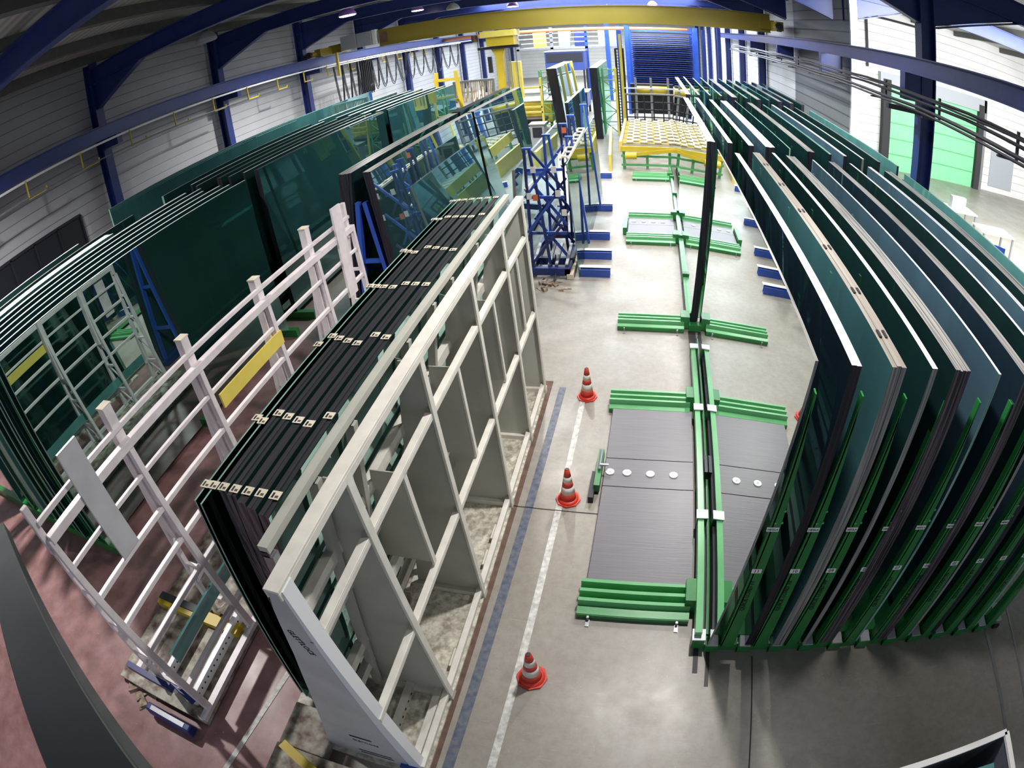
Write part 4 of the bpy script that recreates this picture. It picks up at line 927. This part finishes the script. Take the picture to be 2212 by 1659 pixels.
for x in (TX0 + 0.1, -0.1, 0.7, TX1 - 0.1):
    for y in (TY0 + 0.15, TY1 - 0.3): MB().box(x - 0.05, x + 0.05, y, y + 0.1, 0.0, TZ - 0.3).build('leg', 'green_light', t)
for z in (0.12, 0.45): MB().box(TX0, TX1, TY0 + 0.1, TY0 + 0.2, z, z + 0.08).build('crossbar', 'green_light', t)
b_ = MB(); b_.beam((TX0 + 0.2, TY0 - 0.03, 0.55), (TX1 - 0.4, TY0 - 0.03, 0.8), 0.1, 0.12); b_.build('tie_bar', 'yellow_paint', t)
b_ = MB(); b_.tube([(TX0 + 0.15, TY0 - 0.1, 0.55), (TX0 + 0.55, TY0 - 0.1, 0.55)], 0.13, 12); b_.build('motor', 'yellow_paint', t)
b_ = MB(); b_.beam((-1.4, 20.0, 0.3), (-1.7, 26.0, 0.3), 0.10, 0.6); single(b_, 'guard_board', 'yellow_bright', 'low yellow guard board left of the roller table', 'board', (-1.5, 22, 0.1))

# blue rack tower with stacked shelves
t = thing('shelf_tower', 'tall blue storage tower of many thin shelves under the crane beam', 'storage tower', (0.95, 36, 0))
for x in (-1.0, 2.95):
    for y in (34.2, 37.6): MB().box(x - 0.12, x + 0.12, y - 0.12, y + 0.12, 0, 5.5).build('upright', 'blue_bright', t)
for i in range(26):
    z = 1.75 + i * 0.132
    b_ = MB(); b_.box(-0.75, 2.75, 34.3, 37.4, z, z + 0.05); b_.box(-0.75, -0.68, 34.24, 34.32, z - 0.02, z + 0.07); b_.box(2.68, 2.75, 34.24, 34.32, z - 0.02, z + 0.07); b_.build('shelf', 'blue_paint' if i % 4 else 'blue_rail', t)
MB().box(-0.78, 2.78, 34.2, 34.3, 5.15, 5.25).build('top_bar', 'blue_bright', t)
for x in (-0.8, 2.8): MB().box(x - 0.05, x + 0.05, 34.2, 34.3, 1.6, 5.2).build('side_bar', 'blue_bright', t)
b_ = MB(); b_.tube([(-0.6, 31.4, 1.75), (1.1, 31.4, 1.75)], 0.26, 16)
t2 = thing('drive_shaft', 'thick yellow roller in a dark cage before the blue tower', 'roller', (0.2, 31.4, 1.4))
b_.build('roller', 'yellow_paint', t2, smooth=True)
for x in (-0.6, 0.2, 1.1): MB().box(x - 0.06, x + 0.06, 31.1, 31.2, 0.0, 2.5).build('bracket', 'steel', t2)
MB().box(-0.9, 1.4, 31.7, 32.3, 0.4, 2.1).build('cage', 'mesh_dark', t2)
b_ = MB(); b_.box(-1.4, -1.15, 30.5, 30.7, 0, 5.2); single(b_, 'steel_post', 'blue_bright', 'bright blue post left of the blue storage tower', 'post', (-1.3, 30.6, 0))
for k, (x, z1) in enumerate([(3.4, 5.4), (3.75, 5.2), (4.3, 5.6)]):
    single(MB().box(x - 0.1, x + 0.1, 34, 34.2, 0, z1), 'steel_post', 'blue_paint', ['blue post right beside the storage tower', 'second blue post right of the storage tower', 'dark blue post nearest the striped wall'][k], 'post', (x, 34.1, 0), group='blue posts right of the storage tower')
post(4.35, 33.0, 2.4, 0.12, 'yellow_bright', 'short yellow post behind the far row of glass')
# fluorescent line under the crane
b_ = MB(); b_.box(-2.0, 3.4, 33.2, 33.35, 5.62, 5.78)
fl_ = thing('tube_light', 'bright tube lights in a line over the blue storage tower', 'lamp', (0.7, 33.3, 5.6))
b_.build('tube', 'tube_glow', fl_); MB().box(-2.1, 3.5, 33.15, 33.4, 5.79, 5.86).build('housing', 'white_cap', fl_)
for x in (-1.9, 0.7, 3.3): MB().box(x - 0.02, x + 0.02, 33.25, 33.29, 5.86, 7.62).build('suspension', 'steel', fl_)

# far clutter left of the crane mast: machines, cabinets, platform
def machine(label, x0, x1, y0, y1, z1, col, cat='machine', name='machine_cabinet', legs=True, extra=None, zb0=None):
    t = thing(name, label, cat, ((x0 + x1) / 2, (y0 + y1) / 2, 0), 'machines at the back of the hall')
    zb = 0.5 if legs else 0
    if zb0: zb = zb0; legs = True
    MB().box(x0, x1, y0, y1, zb, z1).build('body', col, t, bevel=0.03)
    if legs:
        for x in (x0 + 0.08, x1 - 0.08):
            for y in (y0 + 0.08, y1 - 0.08): MB().box(x - 0.06, x + 0.06, y - 0.06, y + 0.06, 0, zb).build('leg', 'dark_steel', t)
    MB().box(x0 + 0.1, x1 - 0.1, y0 - 0.03, y0, zb + (z1 - zb) * 0.45, z1 - 0.1).build('front_panel', extra or 'dark_steel', t)
    MB().box(x0 - 0.05, x1 + 0.05, y0 - 0.05, y1 + 0.05, z1, z1 + 0.06).build('top_plate', 'steel', t)
    return t
machine('low yellow edging machine behind the reflecting packs', -6.6, -4.6, 28.0, 30.0, 1.6, 'yellow_bright', extra='yellow_paint')
machine('grey double box on the floor left of the far packs', -5.0, -4.4, 24.3, 25.0, 1.0, 'grey_box', legs=False, cat='cabinet')
machine('dark windowed cabin under the platform at the back', -6.6, -4.0, 39.0, 41.0, 3.75, 'blue_rail', legs=False, extra='mesh_dark', cat='cabin', zb0=2.4)
machine('white control cabinet on the right of the aisle far back', -3.2, -2.4, 36, 36.8, 2.6, 'label_white', legs=False, extra='grey_box', cat='cabinet')
machine('long grey conveyor bench at the back of the left aisle', -9.8, -6.0, 33, 35, 1.5, 'grey_box', extra='steel')
machine('yellow framed cutting bench by the left wall', -12.5, -9.5, 25.2, 27.2, 1.7, 'yellow_bright', extra='wood_pale')
machine('pale packing machine behind the suction frame', -11.5, -8.8, 29.5, 31.5, 2.2, 'label_white', extra='grey_box')
machine('violet grey press behind the third glass bank', -9.2, -7.4, 24.4, 26.0, 2.0, 'purlin', extra='steel')
machine('blue steel table under the orange pipe', -5.6, -3.4, 33.2, 35.2, 1.4, 'blue_rail', extra='blue_bright')
t = thing('cable_pile', 'heap of beige hoses hanging left of the yellow crane mast', 'hoses', (-7.9, 26.6, 2.0))
MB().box(-8.9, -6.9, 26.5, 26.7, 3.0, 3.1).build('hanger', 'steel', t)
MB().box(-8.9, -8.8, 26.5, 26.7, 0, 3.0).build('stand', 'steel', t); MB().box(-7.0, -6.9, 26.5, 26.7, 0, 3.0).build('stand', 'steel', t)
for i in range(22):
    x = -8.8 + i * 0.09; d_ = random.uniform(0.6, 1.7)
    b_ = MB(); b_.tube([(x, 26.6, 3.0), (x + random.uniform(-.1, .1), 26.55, 3.0 - d_), (x + 0.08, 26.6, 3.0 - d_ - 0.06), (x + 0.15, 26.65, 3.0 - d_ * 0.6)], 0.03, 6); b_.build('hose', 'wood' if i % 3 else 'wood_pale', t)
# platform with railings
t = thing('platform', 'raised blue platform with railing and cabinets across the back', 'platform', (-4.5, 42, 0))
MB().box(-9.0, -1.6, 41.2, 45, 3.9, 4.05).build('deck', 'steel', t)
for x in (-8.8, -6.4, -4.0, -1.8):
    MB().box(x - 0.1, x + 0.1, 41.2, 41.4, 0, 5.6).build('upright', 'blue_bright' if x > -6 else 'steel', t)
for z in (4.4, 4.75, 5.1): MB().box(-9, -1.6, 41.2, 41.28, z, z + 0.06).build('railing', 'label_white', t)
for k, (x, m_) in enumerate([(-7.8, 'yellow_bright'), (-6.0, 'grey_box'), (-4.9, 'blue_rail'), (-3.2, 'label_white'), (-2.4, 'grey_box')]):
    MB().box(x, x + 0.8, 42, 42.8, 4.05, 5.3).build('cabinet', m_, t)
b_ = MB(); b_.tube([(-13.5, 38, 5.35), (2.8, 38, 5.35)], 0.12, 10)
single(b_, 'pipe', 'orange_pipe', 'orange pink pipe running across the hall behind the crane', 'pipe', (-5, 38, 5.35), smooth=True)
b_ = MB(); b_.tube([(-2.5, 40.5, 0), (-2.5, 40.5, 5.9)], 0.16, 12); b_.build('pillar', 'blue_bright', t)
t = thing('vertical_frame', 'yellow gantry with bars between the left packs and far packs', 'frame', (-5.6, 24.5, 0))
for x in (-6.3, -4.7): MB().box(x - 0.05, x + 0.05, 26.0, 26.1, 0, 3.0).build('upright', 'yellow_bright', t)
for z in (1.3, 1.55, 2.5): MB().box(-6.3, -4.7, 26.0, 26.08, z, z + 0.09).build('crossbar', 'yellow_bright', t)
tw2 = copy_tree(tw, label='green lattice tower at the end of the reflecting packs', loc=(-4.75, 27.0, 0))
t = thing('flat_stack', 'dark flat sheets lying on trestles behind the yellow gantry', 'stack', (-5.3, 28.5, 0))
for z in (0.5, 0.75): MB().box(-6.2, -4.8, 26.9, 27.9, z, z + 0.12).build('sheet', 'dark_steel', t)
for x in (-6.1, -4.9): MB().box(x - 0.05, x + 0.05, 27.2, 27.4, 0, 0.5).build('trestle', 'steel', t)

# yellow suction lifter parked at the end of the third left bank
t = thing('suction_frame', 'yellow suction lifting frame standing at the end of the left glass bank', 'lifter', (-7.7, 22.2, 0))
for x, s in ((-8.3, 1), (-7.0, -1)):
    b_ = MB(); b_.beam((x, 22.1, 0), (x + 0.25 * s, 22.1, 3.9), 0.14, 0.12, up=(0, 1, 0)); b_.build('upright', 'yellow_paint', t)
for z in (0.8, 1.7, 2.6, 3.5): MB().box(-8.2, -7.1, 22.05, 22.15, z, z + 0.12).build('crossbar', 'yellow_paint', t)
for z in (1.2, 2.2, 3.1): MB().lathe([(0.16, 0), (0.12, 0.1)], (-7.65, 22.0, z), 16).build('suction_cup', 'black_rubber', t)

# ------------------------------------------------------------------ overhead crane
YC = 23.2
t = thing('overhead_crane', 'yellow overhead crane beam spanning the hall with grey cabinets at its left end', 'crane', (-3.5, YC, 5.5))
b_ = MB(); b_.box(-10.7, 5.0, YC - 0.2, YC + 0.2, 5.50, 6.22); b_.box(-10.7, 5.0, YC - 0.26, YC + 0.26, 5.46, 5.50); b_.box(-10.7, 5.0, YC - 0.26, YC + 0.26, 6.22, 6.25)
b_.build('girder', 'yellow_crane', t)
MB().box(-10.62, -10.3, YC - 0.30, YC - 0.2, 5.62, 6.1).build('notice', 'rust', t)
MB().box(-12.4, -11.65, YC - 0.45, YC - 0.1, 5.62, 6.28).build('cabinet', 'grey_box', t, bevel=0.01)
MB().box(-11.63, -10.95, YC - 0.45, YC - 0.1, 5.62, 6.28).build('cabinet', 'grey_box', t, bevel=0.01)
MB().box(-10.92, -10.75, YC - 0.4, YC - 0.1, 5.6, 6.3).build('junction_box', 'label_white', t, bevel=0.01)
for x, s in ((-13.1, -1), (5.15, 1)):
    b_ = MB(); b_.box(x - 0.14, x + 0.14, YC - 1.3, YC + 1.3, 5.58, 5.95); b_.build('end_carriage', 'yellow_crane', t)
    b_ = MB(); b_.box(min(x, x - s * 0.6), max(x, x - s * 0.6), YC - 0.3, YC + 0.2, 5.6, 6.0); b_.build('end_joint', 'yellow_crane', t)
    for dy in (-1.1, 1.1): 
        b_ = MB(); b_.tube([(x - 0.1, YC + dy, 5.6), (x + 0.1, YC + dy, 5.6)], 0.06, 12); b_.build('wheel', 'dark_steel', t)
    b_ = MB(); b_.tube([(x - 0.15, YC - 1.2, 5.75), (x - 0.15, YC - 1.7, 5.75)], 0.12, 12); b_.build('motor', 'yellow_crane', t)
    b_ = MB(); b_.tube([(x - 0.15, YC - 1.7, 5.75), (x - 0.15, YC - 1.85, 5.75)], 0.14, 12); b_.build('motor_fan', 'black_rubber', t)
MB().box(-12.5, -12.4, YC - 0.9, YC - 0.8, 4.5, 5.6).build('arm', 'yellow_paint', t)
# hoist and mast
t = thing('crane_hoist', 'yellow hoist with vertical mast hanging under the crane beam', 'hoist', (-5.5, YC, 3.4))
MB().box(-6.3, -4.9, YC - 0.5, YC + 0.4, 5.15, 5.42).build('trolley', 'yellow_bright', t)
MB().box(-6.1, -5.0, YC - 0.4, YC + 0.3, 4.75, 5.15).build('drum_box', 'yellow_paint', t)
MB().box(-6.5, -4.85, YC - 0.3, YC + 0.2, 4.62, 4.74).build('plate', 'dark_steel', t)
b_ = MB(); b_.prism([(-6.0, YC - 0.15, 4.62), (-5.45, YC - 0.15, 4.62), (-5.55, YC - 0.15, 4.25), (-5.6, YC - 0.15, 2.6), (-5.85, YC - 0.15, 2.6), (-5.85, YC - 0.15, 4.3)], (0, 0.3, 0)); b_.build('mast', 'yellow_paint', t)
MB().box(-5.35, -4.9, YC - 0.1, YC + 0.2, 2.4, 4.0).build('mast_guard', 'yellow_bright', t)
for x in (-5.4, -5.25, -5.0): MB().box(x - 0.02, x + 0.02, YC - 0.2, YC - 0.16, 2.6, 4.6).build('rod', 'steel', t)
b_ = MB(); b_.tube([(-6.6, YC - 0.2, 5.0), (-6.6, YC - 0.2, 5.3)], 0.13, 12); b_.build('motor', 'rust', t)
MB().box(-6.15, -6.0, YC - 0.25, YC - 0.1, 3.6, 4.3).build('control_box', 'black_rubber', t)
# festoon cable loops along the left rail
t = thing('festoon_cable', 'dark cable hanging in many loops under the left crane rail', 'cable', (-12.6, 27, 5.0))
MB().box(-12.55, -12.5, 21.5, 40, 4.98, 5.03).build('track', 'white_cap', t)
yy = 22.0; sp_ = [0.75, 0.75, 0.7, 0.3, 0.22, 0.2, 0.18, 0.18, 0.2, 0.2, 0.75, 1.0, 1.2, 1.3, 1.3, 1.5, 1.6, 1.6, 1.7, 1.7]
for i, d_ in enumerate(sp_):
    dp = 2.0 if d_ > 0.5 and i < 4 else (1.75 if d_ < 0.5 else 1.65)
    for off in (0, 0.05):
        pts = [(-12.52 + off, yy + d_ * s_, 4.98 - (dp - off * 2) * (1 - abs(2 * s_ - 1) ** 2.2)) for s_ in [j / 14 for j in range(15)]]
        MB().tube(pts, 0.022, 6).build('cable_loop', 'black_rubber', t)
    yy += d_

# hi-bay lamps: shade, glass, and their own light
def hibay(x, y, z, label, power, glow=True, col=(1, 0.96, 0.93), spot=True):
    t = thing('high_bay_lamp', label, 'lamp', (x, y, z), 'high bay lamps')
    MB().lathe([(0.30, 0.0), (0.285, 0.08), (0.21, 0.2), (0.09, 0.29), (0.06, 0.30)], (x, y, z), 24).build('shade', 'violet_fringe' if glow else 'grey_box', t, smooth=True)
    MB().lathe([(0.07, 0.30), (0.07, 0.44), (0.04, 0.46)], (x, y, z), 16).build('socket', 'black_rubber', t)
    MB().tube([(x, y, z + 0.45), (x, y, 7.62)], 0.012, 6).build('suspension', 'dark_steel', t)
    MB().lathe([(0.25, -0.03), (0.285, -0.005)], (x, y, z), 24).build('glass', 'lamp_glow' if glow else 'grey_box', t)
    if power:
        l = bpy.data.lights.new('lamp_light', 'SPOT'); l.energy = power; l.color = col; l.shadow_soft_size = 0.16; l.spot_size = R(155); l.spot_blend = 0.6
        o = bpy.data.objects.new('lamp_light', l); C.objects.link(o); o.location = (x, y, z - 0.06)
    return t
P = 1500
hibay(-10.35, 11.8, 6.75, 'dark unlit high bay lamp in front of the second left column', 0, glow=False)
hibay(-9.15, 17.5, 6.75, 'first lit high bay lamp with a violet light fringe on the left', P * 1.6)
hibay(-10.1, 26.3, 7.05, 'second lit high bay lamp left of the crane beam', P)
hibay(-8.0, 25.1, 6.75, 'grey unlit high bay lamp above the crane beam', 0, glow=False)
hibay(-6.2, 28.9, 6.75, 'bright lamp glaring above the crane beam', P)
hibay(0.6, 33.0, 6.75, 'small lit lamp over the middle of the crane beam', P)
for k, (x, y) in enumerate([(1.2, 11.0), (1.2, 17.5), (-9.3, 3.6), (-2.5, 13.0), (2.6, 20), (0.6, 5.0), (2.6, 3.2)]):
    hibay(x, y, 6.8, 'lit high bay lamp above the frame, over %s' % ['the rail between the decks', 'the middle glass row', 'the near left glass bank', 'the blue trolley', 'the far glass row', 'the grey steel deck', 'the near glass row'][k], P * [0.9, 0.75, 1.35, 0.7, 0.25, 0.7, 0.12][k])

# ------------------------------------------------------------------ near camera: dark grey girder, bin
b_ = MB(); b_.beam((-6.4, 0.98, 1.95), (-0.70, -0.32, 3.9), 0.36, 0.16)
gb = single(b_, 'girder', 'gray_beam', 'dark grey green girder crossing the lower left corner close by', 'girder', (-2.7, 0.2, 3.2), bevel=0.01)
b_ = MB(); b_.beam((-6.3, 0.78, 2.06), (-0.72, -0.48, 3.98), 0.025, 0.02); b_.build('rust_line', 'rust', gb)
bn = thing('waste_bin', 'grey blue waste bin with broken glass at the lower right edge', 'bin', (3.2, 0.7, 0))
def binwall(p, q, nm='wall'):
    b_ = MB(); b_.beam(p, q, 0.03, 0.9); b_.build(nm, 'plastic_bin', bn)
z = 0.45
cs_ = [(2.05, 1.02), (3.62, 1.16), (3.72, -0.1), (2.1, -0.2)]
for i in range(4):
    a_, c_ = cs_[i], cs_[(i + 1) % 4]
    b_ = MB(); b_.beam((a_[0], a_[1], 0.45), (c_[0], c_[1], 0.45), 0.03, 0.9); b_.build('side_wall', 'plastic_bin', bn)
    b_ = MB(); b_.beam((a_[0], a_[1], 0.91), (c_[0], c_[1], 0.91), 0.06, 0.03); b_.build('rim', 'label_white', bn)
MB().box(2.1, 3.65, -0.1, 1.0, 0.0, 0.03).build('bottom', 'plastic_bin', bn)
b_ = MB(); b_.hexa([(2.75, 0.3, 0.05), (3.4, 0.3, 0.05), (3.4, 0.35, 0.05), (2.75, 0.35, 0.05), (2.8, 0.85, 0.88), (3.45, 0.85, 0.88), (3.45, 0.9, 0.88), (2.8, 0.9, 0.88)])
single(b_, 'broken_glass', 'glass_aqua', 'sheet of broken pale green glass leaning in the grey bin', 'glass', (3.1, 0.6, 0.05))

# ------------------------------------------------------------------ annex side: sign, tables, guard rails
t = thing('blue_board', 'small dark blue curved board standing in the bright annex', 'board', (9.9, 12.4, 0))
b_ = MB()
for i in range(6):
    a0, a1 = -0.5 + i * 0.2, -0.5 + (i + 1) * 0.2
    b_.prism([(9.3 + 0.5 * a0, 12.2 + 0.2 * math.cos(a0 * 2), 0.3), (9.3 + 0.5 * a1, 12.2 + 0.2 * math.cos(a1 * 2), 0.3), (9.3 + 0.5 * a1, 12.2 + 0.2 * math.cos(a1 * 2), 1.2), (9.3 + 0.5 * a0, 12.2 + 0.2 * math.cos(a0 * 2), 1.2)], (0, 0.03, 0))
b_.build('board', 'blue_bright', t)
MB().box(9.05, 9.55, 12.3, 12.5, 0, 0.3).build('foot', 'steel', t)
for k, (x, y) in enumerate([(8.6, 15.8), (10.4, 16.5), (8.9, 14.0), (11.0, 14.8)]):
    tt = thing('work_table', ['low pale work table near the green door', 'pale work table farther right by the green door', 'white topped table behind the blue board', 'table at the bright right edge of the annex'][k], 'table', (x, y, 0), 'work tables in the annex')
    MB().box(x - 0.7, x + 0.7, y - 0.4, y + 0.4, 0.86, 0.9).build('table_top', 'label_white', tt)
    for dx in (-0.65, 0.65):
        for dy in (-0.35, 0.35): MB().box(x + dx - 0.03, x + dx + 0.03, y + dy - 0.03, y + dy + 0.03, 0, 0.86).build('leg', 'steel', tt)
    if k < 2: MB().box(x - 0.3, x + 0.3, y - 0.1, y + 0.1, 0.9, 1.3).build('rack', 'grey_box', tt)
single(MB().box(15.9, 17.4, YD - 0.06, YD - 0.001, 0.9, 2.6) if False else MB().box(17.6, 19.3, YD - 0.06, YD - 0.001, 0.3, 2.2), 'wall_panel', 'grey_box', 'grey panel on the bright wall right of the green door', 'panel', (18.4, YD, 0.3))
sg = thing('warning_sign', 'small white sign with a red disc at the foot of the blue column', 'sign', (5.9, 10.3, 2.35))
MB().box(5.68, 5.9, 10.24, 10.25, 2.3, 2.62).build('plate', 'label_white', sg)
b_ = MB(); b_.tube([(5.79, 10.238, 2.46), (5.79, 10.235, 2.46)], 0.06, 16); b_.build('disc', 'cone_red', sg)
